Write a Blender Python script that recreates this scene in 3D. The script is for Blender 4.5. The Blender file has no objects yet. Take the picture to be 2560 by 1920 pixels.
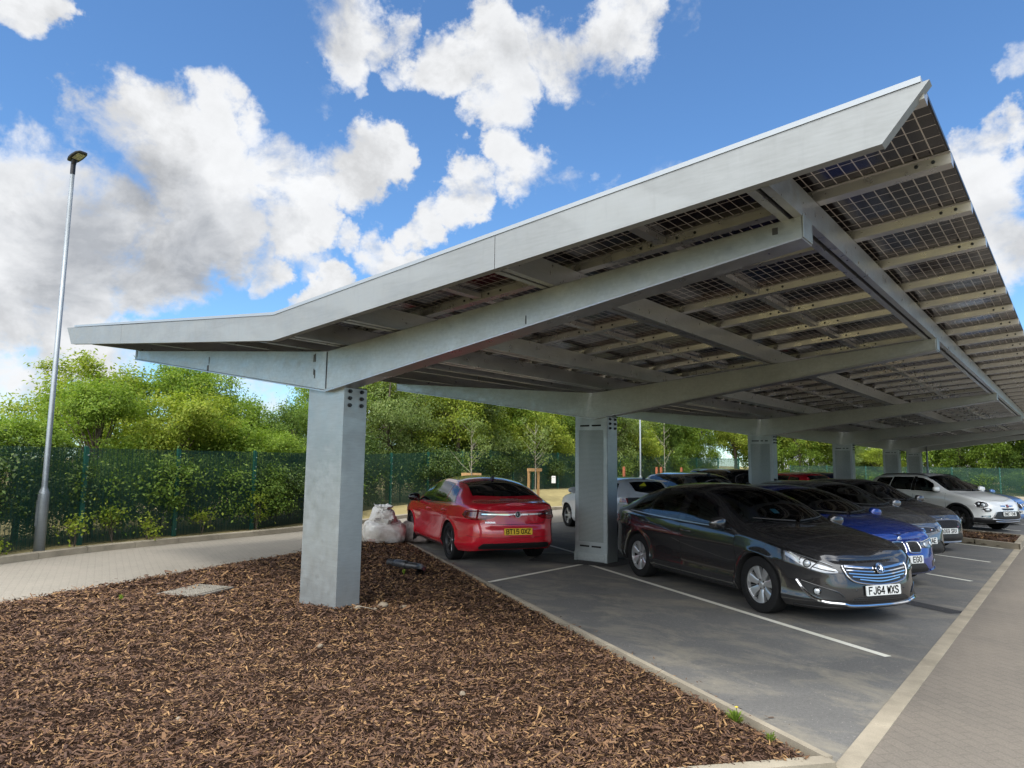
import bpy, bmesh, math, random
import numpy as np
from mathutils import Vector, Matrix
SC = bpy.context.scene
COL = SC.collection
random.seed(7); RNG = np.random.default_rng(7)
R = math.radians
def lerp(a, b, t): return a + (b - a) * t

# ------------------------------------------------------------------ mesh helpers
class MB:
    """collects faces, builds ONE mesh object"""
    def __init__(self): self.v = []; self.f = []; self.m = []; self.s = []
    def add(self, verts, faces, mat=0, smooth=False):
        o = len(self.v); self.v.extend([tuple(p) for p in verts])
        for f in faces:
            self.f.append(tuple(o + i for i in f)); self.m.append(mat); self.s.append(smooth)
    def box(self, x0, x1, y0, y1, z0, z1, mat=0, M=None):
        P = [Vector((x, y, z)) for z in (z0, z1) for y in (y0, y1) for x in (x0, x1)]
        if M is not None: P = [M @ p for p in P]
        self.add(P, [(0, 2, 3, 1), (4, 5, 7, 6), (0, 1, 5, 4), (2, 6, 7, 3), (0, 4, 6, 2), (1, 3, 7, 5)], mat)
    def prism(self, poly, h0, h1, axis='y', mat=0, smooth=False):
        """poly: 2D list; axis y -> (x,z) polygon extruded along y; axis z -> (x,y) polygon"""
        n = len(poly)
        if axis == 'y': a = [(p[0], h0, p[1]) for p in poly]; b = [(p[0], h1, p[1]) for p in poly]
        elif axis == 'z': a = [(p[0], p[1], h0) for p in poly]; b = [(p[0], p[1], h1) for p in poly]
        else: a = [(h0, p[0], p[1]) for p in poly]; b = [(h1, p[0], p[1]) for p in poly]
        self.add(a + b, [tuple(range(n))[::-1], tuple(range(n, 2 * n))], mat)
        self.add(a + b, [(i, (i + 1) % n, n + (i + 1) % n, n + i) for i in range(n)], mat, smooth)
    def tube(self, path, rad, n=12, mat=0, caps=True, smooth=True):
        path = [Vector(p) for p in path]
        rads = rad if isinstance(rad, (list, tuple)) else [rad] * len(path)
        vs = []; up = None
        for i, p in enumerate(path):
            t = (path[min(i + 1, len(path) - 1)] - path[max(i - 1, 0)]).normalized()
            if up is None:
                up = t.orthogonal().normalized()
            else:
                up = (up - t * up.dot(t)); up = up.normalized() if up.length > 1e-6 else t.orthogonal().normalized()
            s = t.cross(up)
            for k in range(n):
                a = 2 * math.pi * k / n
                vs.append(p + (up * math.cos(a) + s * math.sin(a)) * rads[i])
        fs = [(i * n + k, i * n + (k + 1) % n, (i + 1) * n + (k + 1) % n, (i + 1) * n + k) for i in range(len(path) - 1) for k in range(n)]
        self.add(vs, fs, mat, smooth)
        if caps:
            self.add(vs[:n], [tuple(range(n))[::-1]], mat); self.add(vs[-n:], [tuple(range(n))], mat)
    def lathe(self, prof, n=32, axis='z', c=(0, 0, 0), mat=0, smooth=True, closed=False):
        """prof: [(r,h)]"""
        vs = []
        for (r, h) in prof:
            for k in range(n):
                a = 2 * math.pi * k / n; x, y = r * math.cos(a), r * math.sin(a)
                p = (x, y, h) if axis == 'z' else (x, h, y) if axis == 'y' else (h, x, y)
                vs.append((p[0] + c[0], p[1] + c[1], p[2] + c[2]))
        m = len(prof); rng = range(m if closed else m - 1)
        self.add(vs, [(i * n + k, i * n + (k + 1) % n, ((i + 1) % m) * n + (k + 1) % n, ((i + 1) % m) * n + k) for i in rng for k in range(n)], mat, smooth)
    def grid(self, P, mat=0, smooth=True, flip=False, close_u=False):
        """P: (n,m,3) array"""
        P = np.asarray(P); n, m = P.shape[:2]
        fs = []
        for i in range(n - 1):
            for j in range(m - 1):
                q = (i * m + j, (i + 1) * m + j, (i + 1) * m + j + 1, i * m + j + 1)
                fs.append(q[::-1] if flip else q)
        self.add(P.reshape(-1, 3).tolist(), fs, mat, smooth)
    def build(self, name, mats, parent=None, loc=None, rot=None, merge=0, sharp=None, bevel=0, bseg=2, recalc=False):
        me = bpy.data.meshes.new(name)
        me.from_pydata(self.v, [], self.f)
        for m in (mats if isinstance(mats, (list, tuple)) else [mats]): me.materials.append(m)
        me.polygons.foreach_set('material_index', self.m); me.polygons.foreach_set('use_smooth', self.s)
        if merge or sharp or recalc:
            bm = bmesh.new(); bm.from_mesh(me)
            if merge: bmesh.ops.remove_doubles(bm, verts=bm.verts, dist=merge); 
            if merge:
                bad = [f for f in bm.faces if f.calc_area() < 1e-10]
                bmesh.ops.delete(bm, geom=bad, context='FACES_ONLY')
            if recalc: bmesh.ops.recalc_face_normals(bm, faces=bm.faces)
            if sharp:
                for e in bm.edges:
                    if len(e.link_faces) == 2 and e.calc_face_angle(0) > sharp: e.smooth = False
            bm.to_mesh(me); bm.free()
        me.update()
        o = bpy.data.objects.new(name, me); COL.objects.link(o)
        if parent is not None: o.parent = parent
        if loc is not None: o.location = loc
        if rot is not None: o.rotation_euler = rot
        if bevel:
            b = o.modifiers.new('bevel', 'BEVEL'); b.width = bevel; b.segments = bseg; b.limit_method = 'ANGLE'; b.angle_limit = R(40)
        return o

def np_mesh(name, V, F, mats, mi=None, smooth=False, parent=None, loc=None):
    """fast mesh from arrays; F (n,k)"""
    me = bpy.data.meshes.new(name); V = np.asarray(V, np.float32); F = np.asarray(F, np.int32)
    n, k = F.shape
    me.vertices.add(len(V)); me.vertices.foreach_set('co', V.ravel())
    me.loops.add(n * k); me.loops.foreach_set('vertex_index', F.ravel())
    me.polygons.add(n); me.polygons.foreach_set('loop_start', np.arange(n, dtype=np.int32) * k)
    if mi is not None: me.polygons.foreach_set('material_index', np.asarray(mi, np.int32))
    if smooth: me.polygons.foreach_set('use_smooth', np.ones(n, bool))
    for m in (mats if isinstance(mats, (list, tuple)) else [mats]): me.materials.append(m)
    me.update(calc_edges=True); me.validate()
    o = bpy.data.objects.new(name, me); COL.objects.link(o)
    if parent is not None: o.parent = parent
    if loc is not None: o.location = loc
    return o

def tag(o, label=None, cat=None, group=None, kind=None):
    if label: o['label'] = label
    if cat: o['category'] = cat
    if group: o['group'] = group
    if kind: o['kind'] = kind
    return o
def thing(name, label, cat, loc=(0, 0, 0), rz=0, group=None):
    o = bpy.data.objects.new(name, None); o.empty_display_size = .2; COL.objects.link(o)
    o.location = loc; o.rotation_euler = (0, 0, rz)
    return tag(o, label, cat, group)
def copy_tree(o, parent=None):
    c = o.copy(); COL.objects.link(c)
    if parent is not None: c.parent = parent
    for ch in list(o.children): copy_tree(ch, c)
    return c
def text_mesh(txt, size, mat, parent, M, name='lettering', bold=.012, sx=1.0, ext=.001, align='CENTER', space=1.0):
    cu = bpy.data.curves.new(name, 'FONT'); cu.body = txt; cu.size = size; cu.extrude = ext; cu.offset = bold * size
    cu.align_x = align; cu.align_y = 'CENTER'; cu.space_character = space; cu.resolution_u = 3
    t = bpy.data.objects.new(name, cu); COL.objects.link(t)
    dg = bpy.context.evaluated_depsgraph_get(); dg.update()
    me = bpy.data.meshes.new_from_object(t.evaluated_get(dg)); bpy.data.objects.remove(t); bpy.data.curves.remove(cu)
    me.transform(M @ Matrix.Diagonal((sx, 1, 1, 1))); me.materials.clear(); me.materials.append(mat)
    o = bpy.data.objects.new(name, me); COL.objects.link(o); o.parent = parent
    return o

# ------------------------------------------------------------------ materials
class NT:
    def __init__(self, name, vol=False):
        self.mat = bpy.data.materials.new(name); self.mat.use_nodes = True
        self.t = self.mat.node_tree; self.n = self.t.nodes; self.l = self.t.links
        self.b = self.n['Principled BSDF']; self.out = self.n['Material Output']
    def new(self, typ, **kw):
        nd = self.n.new(typ)
        for k, v in kw.items():
            if hasattr(nd, k) and not k[0].isupper(): setattr(nd, k, v)
        return nd
    def link(self, a, b): self.l.new(a, b)
    def coord(self, which='Object', scale=(1, 1, 1), rot=(0, 0, 0)):
        tc = self.n.new('ShaderNodeTexCoord'); mp = self.n.new('ShaderNodeMapping')
        mp.inputs['Scale'].default_value = scale; mp.inputs['Rotation'].default_value = rot
        self.link(tc.outputs[which], mp.inputs['Vector']); return mp.outputs['Vector']
    def pos(self, scale=(1, 1, 1), rot=(0, 0, 0)):
        g = self.n.new('ShaderNodeNewGeometry'); mp = self.n.new('ShaderNodeMapping')
        mp.inputs['Scale'].default_value = scale; mp.inputs['Rotation'].default_value = rot
        self.link(g.outputs['Position'], mp.inputs['Vector']); return mp.outputs['Vector']
    def noise(self, vec, scale, detail=4, rough=.55, dist=0):
        n = self.n.new('ShaderNodeTexNoise'); n.inputs['Scale'].default_value = scale; n.inputs['Detail'].default_value = detail
        n.inputs['Roughness'].default_value = rough; n.inputs['Distortion'].default_value = dist
        if vec is not None: self.link(vec, n.inputs['Vector'])
        return n.outputs['Fac']
    def ramp(self, fac, stops, interp='LINEAR'):
        r = self.n.new('ShaderNodeValToRGB'); r.color_ramp.interpolation = interp
        while len(r.color_ramp.elements) < len(stops): r.color_ramp.elements.new(.5)
        for e, (p, c) in zip(r.color_ramp.elements, stops):
            e.position = p; e.color = (c, c, c, 1) if isinstance(c, (int, float)) else (*c, 1)
        self.link(fac, r.inputs['Fac']); return r.outputs['Color']
    def mix(self, fac, a, b, blend='MIX'):
        m = self.n.new('ShaderNodeMix'); m.data_type = 'RGBA'; m.blend_type = blend
        for i, v in ((0, fac), (6, a), (7, b)):
            if hasattr(v, 'is_linked'): self.link(v, m.inputs[i])
            else: m.inputs[i].default_value = v if i == 0 else ((*v, 1) if len(v) == 3 else v)
        return m.outputs[2]
    def math(self, op, a, b=None, clamp=False):
        m = self.n.new('ShaderNodeMath'); m.operation = op; m.use_clamp = clamp
        for i, v in ((0, a), (1, b)):
            if v is None: continue
            if hasattr(v, 'is_linked'): self.link(v, m.inputs[i])
            else: m.inputs[i].default_value = v
        return m.outputs[0]
    def set(self, **kw):
        for k, v in kw.items():
            k = k.replace('_', ' ')
            s = self.b.inputs[k]
            if hasattr(v, 'is_linked'): self.link(v, s)
            else: s.default_value = (*v, 1) if isinstance(v, tuple) and len(v) == 3 else v
        return self
    def bump(self, h, strength=.3, dist=.01):
        b = self.n.new('ShaderNodeBump'); b.inputs['Strength'].default_value = strength; b.inputs['Distance'].default_value = dist
        self.link(h, b.inputs['Height']); self.link(b.outputs['Normal'], self.b.inputs['Normal']); return self

def simple(name, col, rough=.5, metal=0, coat=0, spec=.5, noise=0, nscale=20):
    m = NT(name); m.set(Roughness=rough, Metallic=metal, Coat_Weight=coat, Specular_IOR_Level=spec)
    if noise:
        f = m.noise(m.coord('Object'), nscale)
        c = m.mix(m.ramp(f, [(.3, 0.0), (.7, 1.0)]), tuple(x * (1 - noise) for x in col), tuple(min(1, x * (1 + noise)) for x in col)); m.set(Base_Color=c)
    else: m.set(Base_Color=col)
    return m.mat

M = {}
def galv(name, base, rough=.42, metal=.55, scale=28, amp=.16, streak=.12, swirl=False):
    m = NT(name); v = m.coord('Object')
    vo = m.n.new('ShaderNodeTexVoronoi'); vo.inputs['Scale'].default_value = scale; m.link(v, vo.inputs['Vector'])
    sp = m.ramp(vo.outputs['Color'], [(0, 1 - amp), (1, 1 + amp)])
    big = m.ramp(m.noise(v, 1.3, 5, .6, .4), [(.25, 1 - streak), (.75, 1 + streak)])
    fine = m.ramp(m.noise(m.coord('Object', (3, 3, 26)), 2.5, 3), [(.3, .94), (.7, 1.05)])
    c = m.mix(1, base, sp, 'MULTIPLY'); c = m.mix(1, c, big, 'MULTIPLY'); c = m.mix(1, c, fine, 'MULTIPLY')
    if swirl:
        s1 = m.noise(m.coord('Object', (.55, 1, 2.0)), 1.1, 2, .4, .8)
        c = m.mix(m.ramp(s1, [(.52, 0.0), (.57, .55), (.72, .75)]), c, tuple(x * 1.17 for x in base))
        c = m.mix(m.ramp(m.noise(m.coord('Object', (5, 1, .6)), 3, 5, .7), [(.55, 0.0), (.8, .35)]), c, tuple(x * .72 for x in base))
    m.set(Base_Color=c, Metallic=metal, Roughness=m.ramp(m.noise(v, 9, 3), [(.3, rough - .07), (.7, rough + .1)]))
    return m.mat
M['galv'] = galv('galvanised_steel', (.41, .435, .43), .40, .70, 34, .07, .12)
M['galv_col'] = galv('galvanised_column', (.37, .40, .405), .40, .70, 16, .025, .10)
M['galv_dark'] = galv('galvanised_purlin', (.43, .44, .455), .33, .8, 40, .03, .08)
M['rail'] = galv('rolled_rail_steel', (.50, .485, .465), .30, .8, 50, .02, .06)
M['fascia'] = galv('fascia_sheet', (.235, .248, .252), .48, .25, 3, .02, .08, True)
M['white_edge'] = simple('white_edge_trim', (.30, .33, .36), .4, .2)
M['lamp_steel'] = galv('lamp_post_steel', (.20, .225, .245), .4, .5, 10, .05, .12)
M['black_metal'] = simple('black_metal', (.015, .015, .017), .4, .3)
M['bolt'] = simple('dark_bolt', (.05, .055, .06), .45, .7)
M['mark'] = simple('marker_paint', (.05, .05, .05), .7)
M['slot'] = simple('slot_shadowless_black', (.006, .006, .006), .9)

def perforated():
    m = NT('perforated_sheet'); v = m.coord('Object', (45, 45, 45))
    sx = m.n.new('ShaderNodeSeparateXYZ'); m.link(v, sx.inputs[0])
    def cell(o): return m.math('SUBTRACT', m.math('FRACT', o), .5)
    d = m.math('ADD', m.math('POWER', cell(sx.outputs['X']), 2), m.math('POWER', cell(sx.outputs['Z']), 2))
    hole = m.math('LESS_THAN', d, .055)
    big = m.ramp(m.noise(m.coord('Object'), 1.5, 4), [(.25, .88), (.75, 1.08)])
    c = m.mix(1, (.30, .33, .32), big, 'MULTIPLY')
    m.set(Base_Color=m.mix(hole, c, (.04, .045, .045)), Metallic=m.math('SUBTRACT', .5, m.math('MULTIPLY', hole, .5)), Roughness=.45)
    return m.mat
M['perf'] = perforated()

def solar():
    """underside of a glass-glass module: dark half-cut cells in a pale grid; local x 0..2.1, y 0..1.05"""
    m = NT('solar_cells'); v = m.coord('Object'); s = m.n.new('ShaderNodeSeparateXYZ'); m.link(v, s.inputs[0])
    def gaps(o, pitch, w, off=0.0):
        f = m.math('FRACT', m.math('DIVIDE', m.math('ADD', o, off), pitch))
        return m.math('GREATER_THAN', m.math('ABSOLUTE', m.math('SUBTRACT', f, .5)), .5 - w / pitch / 2)
    gx = gaps(s.outputs['X'], .0855, .0075, -.024); gy = gaps(s.outputs['Y'], .170, .0085, -.015)
    bus = gaps(s.outputs['Y'], .017, .0012)
    g = m.math('MAXIMUM', gx, gy)
    c = m.mix(m.ramp(m.noise(v, 3.0, 2), [(.3, 0.0), (.7, 1.0)]), (.009, .007, .009), (.015, .011, .014))
    c = m.mix(m.math('MULTIPLY', bus, .14), c, (.09, .085, .09))
    m.set(Base_Color=m.mix(g, c, (.50, .465, .43)), Roughness=.14, Specular_IOR_Level=.35)
    return m.mat
M['solar'] = solar()
M['panel_frame'] = simple('black_module_frame', (.012, .012, .014), .35, .5)
M['panel_top'] = simple('module_top_glass', (.01, .013, .03), .08, 0, .5)

def asphalt(name, dark, light, dust=.5, dustcol=(.25, .22, .165)):
    m = NT(name); p = m.pos()
    g = m.mix(.5, m.ramp(m.noise(p, 150, 3, .8), [(.32, .45), (.68, 1.6)]), m.ramp(m.noise(p, 34, 5, .75), [(.3, .62), (.7, 1.38)]))
    big = m.noise(p, .55, 6, .6, .6)
    c = m.mix(m.ramp(big, [(.3, 0.0), (.7, 1.0)]), dark, light)
    c = m.mix(1, c, g, 'MULTIPLY')
    st = m.noise(m.pos((1, 1.5, 1), (0, 0, R(25))), 1.3, 8, .7, .5)
    gm = m.n.new('ShaderNodeNewGeometry'); sx = m.n.new('ShaderNodeSeparateXYZ'); m.link(gm.outputs['Position'], sx.inputs[0])
    near = m.math('SUBTRACT', 1.15, m.math('MULTIPLY', m.math('ADD', sx.outputs['Y'], 1.0), .055), True)
    k = m.math('MULTIPLY', m.ramp(st, [(.47, 0.0), (.66, 1.0)]), m.math('MULTIPLY', near, dust))
    c = m.mix(k, c, dustcol)
    c = m.mix(m.ramp(m.noise(p, .9, 5, .6, .3), [(.60, 0.0), (.74, .55)]), c, tuple(x * .5 for x in dark))
    sp = m.ramp(m.noise(p, 46, 2, .4), [(.69, 0.0), (.74, .7)])
    c = m.mix(sp, c, (.34, .32, .28))
    m.set(Base_Color=c, Roughness=.88, Specular_IOR_Level=.3); m.bump(m.noise(p, 150, 3, .7), .55, .006)
    return m.mat
M['asphalt'] = asphalt('car_park_asphalt', (.102, .100, .096), (.148, .145, .137), .6, (.29, .26, .195))
M['asphalt_patch'] = asphalt('fresh_asphalt', (.030, .030, .032), (.048, .048, .05), .12)
def paving(name, c1, c2, mortar, bw, bh, rot, dust=.35, dcol=(.36, .32, .26)):
    m = NT(name); p = m.pos((1, 1, 1), (0, 0, rot))
    b = m.n.new('ShaderNodeTexBrick'); b.inputs['Color1'].default_value = (*c1, 1); b.inputs['Color2'].default_value = (*c2, 1); b.inputs['Mortar'].default_value = (*mortar, 1)
    b.inputs['Scale'].default_value = 1; b.inputs['Brick Width'].default_value = bw; b.inputs['Row Height'].default_value = bh; b.inputs['Mortar Size'].default_value = .006; b.inputs['Bias'].default_value = .0
    m.link(p, b.inputs['Vector'])
    c = m.mix(m.math('MULTIPLY', m.ramp(m.noise(m.pos(), .8, 7, .65, .8), [(.4, 0.0), (.7, 1.0)]), dust), b.outputs['Color'], dcol)
    c = m.mix(1, c, m.ramp(m.noise(m.pos(), 90, 2), [(.3, .85), (.7, 1.15)]), 'MULTIPLY')
    m.set(Base_Color=c, Roughness=.9, Specular_IOR_Level=.25)
    h = m.mix(.6, m.ramp(b.outputs['Fac'], [(0, 1.0), (1, 0.0)]), m.ramp(m.noise(m.pos(), 70, 3), [(.2, 0.0), (.8, 1.0)]))
    m.bump(h, .5, .006); return m.mat
M['pave_right'] = paving('herringbone_block_paving', (.150, .133, .112), (.138, .123, .104), (.120, .107, .09), .2, .1, R(38), .35, (.22, .19, .155))
M['pave_left'] = paving('grey_block_paving', (.225, .206, .172), (.212, .194, .163), (.190, .173, .144), .2, .1, R(20), .6, (.26, .235, .195))
def concrete(name, col, amp=.18):
    m = NT(name); p = m.pos()
    c = m.mix(m.ramp(m.noise(p, 2.2, 7, .65), [(.3, 0.0), (.7, 1.0)]), tuple(x * (1 - amp) for x in col), tuple(x * (1 + amp) for x in col))
    c = m.mix(1, c, m.ramp(m.noise(p, 120, 2), [(.3, .88), (.7, 1.1)]), 'MULTIPLY')
    m.set(Base_Color=c, Roughness=.9, Specular_IOR_Level=.25); m.bump(m.noise(p, 90, 3), .25, .004); return m.mat
M['kerb'] = concrete('buff_kerb_concrete', (.275, .242, .185), .25); M['kerb_grey'] = concrete('grey_kerb_concrete', (.27, .25, .215))
def linepaint():
    m = NT('worn_road_paint'); p = m.pos()
    w = m.ramp(m.noise(p, 38, 6, .75), [(.56, 0.0), (.70, .5)])
    c = m.mix(m.ramp(m.noise(p, 1.2, 4), [(.35, 0.0), (.7, 1.0)]), (.66, .645, .54), (.78, .765, .68))
    m.set(Base_Color=m.mix(w, c, (.16, .155, .14)), Roughness=.7); return m.mat
M['line'] = linepaint()
def soil(name, a, b, scale=6):
    m = NT(name); p = m.pos(); f = m.noise(p, scale, 8, .7)
    m.set(Base_Color=m.mix(m.ramp(f, [(.3, 0.0), (.7, 1.0)]), a, b), Roughness=.95, Specular_IOR_Level=.1); m.bump(m.noise(p, 40, 6, .7), .8, .03); return m.mat
M['mulch_soil'] = soil('mulch_soil', (.012, .007, .005), (.045, .025, .015), 14)
M['ground'] = soil('dry_ground', (.16, .14, .06), (.26, .225, .11), 1.2)
M['verge'] = soil('dry_grass', (.24, .20, .095), (.33, .275, .13), 3)
def island(name, cols, rough=.8, trans=0, spec=.3, bumpscale=None):
    """colour varies per loose piece"""
    m = NT(name); g = m.n.new('ShaderNodeNewGeometry')
    c = m.ramp(g.outputs['Random Per Island'], [(i / max(1, len(cols) - 1), x) for i, x in enumerate(cols)])
    oi = m.n.new('ShaderNodeObjectInfo')
    m.set(Base_Color=c, Roughness=rough, Specular_IOR_Level=spec)
    if trans:
        t = m.n.new('ShaderNodeBsdfTranslucent'); tint = m.mix(1, c, (1.25, 1.35, .6), 'MULTIPLY'); m.link(tint, t.inputs['Color'])
        mx = m.n.new('ShaderNodeMixShader'); mx.inputs[0].default_value = trans
        m.link(m.b.outputs[0], mx.inputs[1]); m.link(t.outputs[0], mx.inputs[2]); m.link(mx.outputs[0], m.out.inputs['Surface'])
    return m.mat
M['chips'] = island('wood_chips', [(.030, .015, .010), (.062, .032, .020), (.095, .049, .029), (.13, .070, .038), (.19, .105, .050), (.30, .18, .078), (.085, .046, .031), (.12, .07, .045), (.045, .024, .016)], .8)
M['leaf_mid'] = island('leaf_mid_green', [(.10, .165, .026), (.13, .205, .032), (.165, .245, .038), (.20, .28, .044), (.25, .315, .055)], .65, .42, .15)
M['leaf_yellow'] = island('leaf_yellow_green', [(.14, .195, .028), (.18, .235, .034), (.22, .275, .040), (.26, .305, .048), (.31, .335, .058)], .65, .42, .15)
M['leaf_dark'] = island('leaf_dark_green', [(.06, .108, .022), (.08, .138, .027), (.105, .168, .032), (.13, .195, .038), (.165, .225, .045)], .6, .38, .15)
M['leaf_pale'] = island('leaf_pale_green', [(.10, .15, .045), (.14, .195, .06), (.185, .235, .078), (.23, .275, .1)], .65, .4, .15)
M['leaf_shrub_shaded'] = island('leaf_shrub_shaded_green', [(.020, .042, .011), (.034, .066, .015), (.05, .09, .019), (.075, .12, .025), (.12, .165, .034)], .5, .28)  # shade of the tree canopy and fence darkened into these leaf colours
M['bark'] = simple('bark', (.085, .065, .048), .9, noise=.4, nscale=8)
M['bark_pale'] = simple('pale_bark', (.26, .235, .19), .85, noise=.25, nscale=10)
M['fence_green'] = simple('green_powder_coat', (.014, .080, .060), .4, .1)
M['stake'] = simple('pine_stake', (.42, .25, .11), .8, noise=.2, nscale=6)
M['stake_red'] = simple('red_brown_stake', (.30, .095, .045), .8, noise=.2, nscale=6)
def meshmat():
    m = NT('fence_wire_mesh'); v = m.coord('Object'); s = m.n.new('ShaderNodeSeparateXYZ'); m.link(v, s.inputs[0])
    def wire(o, pitch, w):
        f = m.math('FRACT', m.math('DIVIDE', o, pitch)); return m.math('LESS_THAN', f, w / pitch)
    k = m.math('MAXIMUM', wire(s.outputs['X'], .076, .011), wire(s.outputs['Z'], .0127, .0068))
    tr = m.n.new('ShaderNodeBsdfTransparent'); mx = m.n.new('ShaderNodeMixShader')
    m.set(Base_Color=(.006, .038, .027), Roughness=.45)
    m.link(k, mx.inputs[0]); m.link(tr.outputs[0], mx.inputs[1]); m.link(m.b.outputs[0], mx.inputs[2]); m.link(mx.outputs[0], m.out.inputs['Surface'])
    return m.mat
M['wire'] = meshmat()
# ------------------------------------------------------------------ camera
CAM = Vector((6.836, -4.838, 1.767))
c_r = Vector((0.77285, 0.63445, 0.013395)); c_u = Vector((0.061409, -0.095782, 0.993506)); c_f = Vector((-0.63161, 0.76701, 0.112986)); FPX = 1717.45
cam = bpy.data.cameras.new('camera'); cam.sensor_width = 36; cam.lens = FPX / 2560 * 36; cam.clip_end = 2000; cam.clip_start = .05
co = bpy.data.objects.new('camera', cam); COL.objects.link(co)
mw = Matrix.Identity(4)
for i in range(3): mw[i][0] = c_r[i]; mw[i][1] = c_u[i]; mw[i][2] = -c_f[i]; mw[i][3] = CAM[i]
co.matrix_world = mw; SC.camera = co
def ray(px, py): return (c_f * FPX + c_r * (px - 1280) - c_u * (py - 960)).normalized()
def proj(p):
    d = Vector(p) - CAM; z = d.dot(c_f); return (1280 + FPX * d.dot(c_r) / z, 960 - FPX * d.dot(c_u) / z, z)

# ------------------------------------------------------------------ light and sky
SUN_EL, SUN_AZ = R(60), R(285)          # azimuth: direction the sun stands in, measured from +x counter-clockwise
sd = Vector((math.cos(SUN_EL) * math.cos(SUN_AZ), math.cos(SUN_EL) * math.sin(SUN_AZ), math.sin(SUN_EL)))
sun = bpy.data.lights.new('sun', 'SUN'); sun.energy = 1.25; sun.angle = R(10); sun.color = (1, .955, .88)
so = bpy.data.objects.new('sun', sun); COL.objects.link(so); so.rotation_euler = (-sd).to_track_quat('-Z', 'Y').to_euler(); so.location = sd * 60
w = bpy.data.worlds.new('World'); SC.world = w; w.use_nodes = True
nt = w.node_tree; N = nt.nodes; L = nt.links
for n in list(N): N.remove(n)
def wn(t, **k):
    n = N.new(t)
    for a, b in k.items(): setattr(n, a, b)
    return n
def wm(op, a, b=None, clamp=False):
    n = wn('ShaderNodeMath', operation=op, use_clamp=clamp)
    for i, v in ((0, a), (1, b)):
        if v is None: continue
        if hasattr(v, 'is_linked'): L.new(v, n.inputs[i])
        else: n.inputs[i].default_value = v
    return n.outputs[0]
sky = wn('ShaderNodeTexSky', sky_type='NISHITA'); sky.sun_disc = False; sky.sun_elevation = SUN_EL; sky.sun_rotation = R(90) - SUN_AZ
sky.altitude = 50; sky.air_density = 1.0; sky.dust_density = .15; sky.ozone_density = 2.0
tc = wn('ShaderNodeTexCoord'); nrm = wn('ShaderNodeVectorMath', operation='NORMALIZE'); L.new(tc.outputs['Generated'], nrm.inputs[0]); D0 = nrm.outputs[0]
wpn = wn('ShaderNodeTexNoise'); wpn.inputs['Scale'].default_value = 4.2; wpn.inputs['Detail'].default_value = 7; wpn.inputs['Roughness'].default_value = .62; L.new(D0, wpn.inputs['Vector'])
wps = wn('ShaderNodeVectorMath', operation='SUBTRACT'); L.new(wpn.outputs['Color'], wps.inputs[0]); wps.inputs[1].default_value = (.5, .5, .5)
wpm = wn('ShaderNodeVectorMath', operation='MULTIPLY'); L.new(wps.outputs[0], wpm.inputs[0]); wpm.inputs[1].default_value = (.34, .34, .22)
wpa = wn('ShaderNodeVectorMath', operation='ADD'); L.new(D0, wpa.inputs[0]); L.new(wpm.outputs[0], wpa.inputs[1])
wpz = wn('ShaderNodeVectorMath', operation='NORMALIZE'); L.new(wpa.outputs[0], wpz.inputs[0]); DW = wpz.outputs[0]; D = D0
def wnoise(scale, detail, rough, dist=0, off=(0, 0, 0), sc=(1, 1, 1)):
    mp = wn('ShaderNodeMapping'); mp.inputs['Location'].default_value = off; mp.inputs['Scale'].default_value = sc; L.new(D, mp.inputs[0])
    n = wn('ShaderNodeTexNoise'); n.inputs['Scale'].default_value = scale; n.inputs['Detail'].default_value = detail; n.inputs['Roughness'].default_value = rough; n.inputs['Distortion'].default_value = dist
    L.new(mp.outputs[0], n.inputs['Vector']); return n.outputs['Fac']
def lobe(x, y, r, amp):
    """a round bank of cloud in the direction of that part of the sky (angular radius r/1484 rad)"""
    d = ray(x * 1.1573, y * 1.1573); dn = wn('ShaderNodeVectorMath', operation='DOT_PRODUCT'); L.new(DW, dn.inputs[0]); dn.inputs[1].default_value = d
    mr = wn('ShaderNodeMapRange', interpolation_type='SMOOTHSTEP'); a = r / 1484
    mr.inputs['From Min'].default_value = math.cos(a * 1.22); mr.inputs['From Max'].default_value = math.cos(a * .25); mr.inputs['To Min'].default_value = 0; mr.inputs['To Max'].default_value = amp
    L.new(dn.outputs['Value'], mr.inputs['Value']); return mr.outputs[0]
def total(ls, op='MAXIMUM'):
    t = lobe(*ls[0])
    for l in ls[1:]: t = wm(op, t, lobe(*l))
    return t
cl = total([(100, 490, 165, 1), (300, 345, 150, 1), (440, 350, 145, 1), (620, 360, 130, 1), (770, 350, 100, .95), (40, 610, 180, 1), (230, 540, 160, 1), (430, 450, 150, 1), (610, 450, 120, .95), (130, 720, 140, .8),
            (540, 555, 70, .85), (660, 560, 60, .6), (745, 500, 50, .7), (830, 550, 80, .72),
            (690, 20, 90, .8), (760, 60, 115, .88), (870, 95, 55, .74), (660, 170, 50, .6), (780, 180, 40, .6),
            (985, 125, 85, .84), (1090, 95, 115, .92), (1225, 70, 100, .80), (1330, 60, 105, .84), (1270, 150, 60, .62), (1080, 230, 70, .72), (920, 170, 50, .6),
            (1100, 350, 85, .82), (1010, 430, 75, .78), (1180, 370, 60, .75), (950, 490, 60, .7), (700, 620, 70, .95), (880, 560, 70, .75), (1260, 420, 70, .75), (1420, 360, 80, .65), (1500, 340, 60, .5),
            (2140, 350, 80, .9), (2200, 440, 110, .95), (2180, 560, 110, .9), (2140, 160, 50, .5), (1490, 20, 60, .5), (120, 10, 70, .8), (550, 830, 160, .9), (150, 780, 150, .8), (900, 800, 200, .8), (1500, 800, 300, .75)])
gen = wnoise(2.6, 6, .55, .2, (3.1, 1.7, .4), (1, 1, 1.9))
sep = wn('ShaderNodeSeparateXYZ'); L.new(D, sep.inputs[0])
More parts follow.
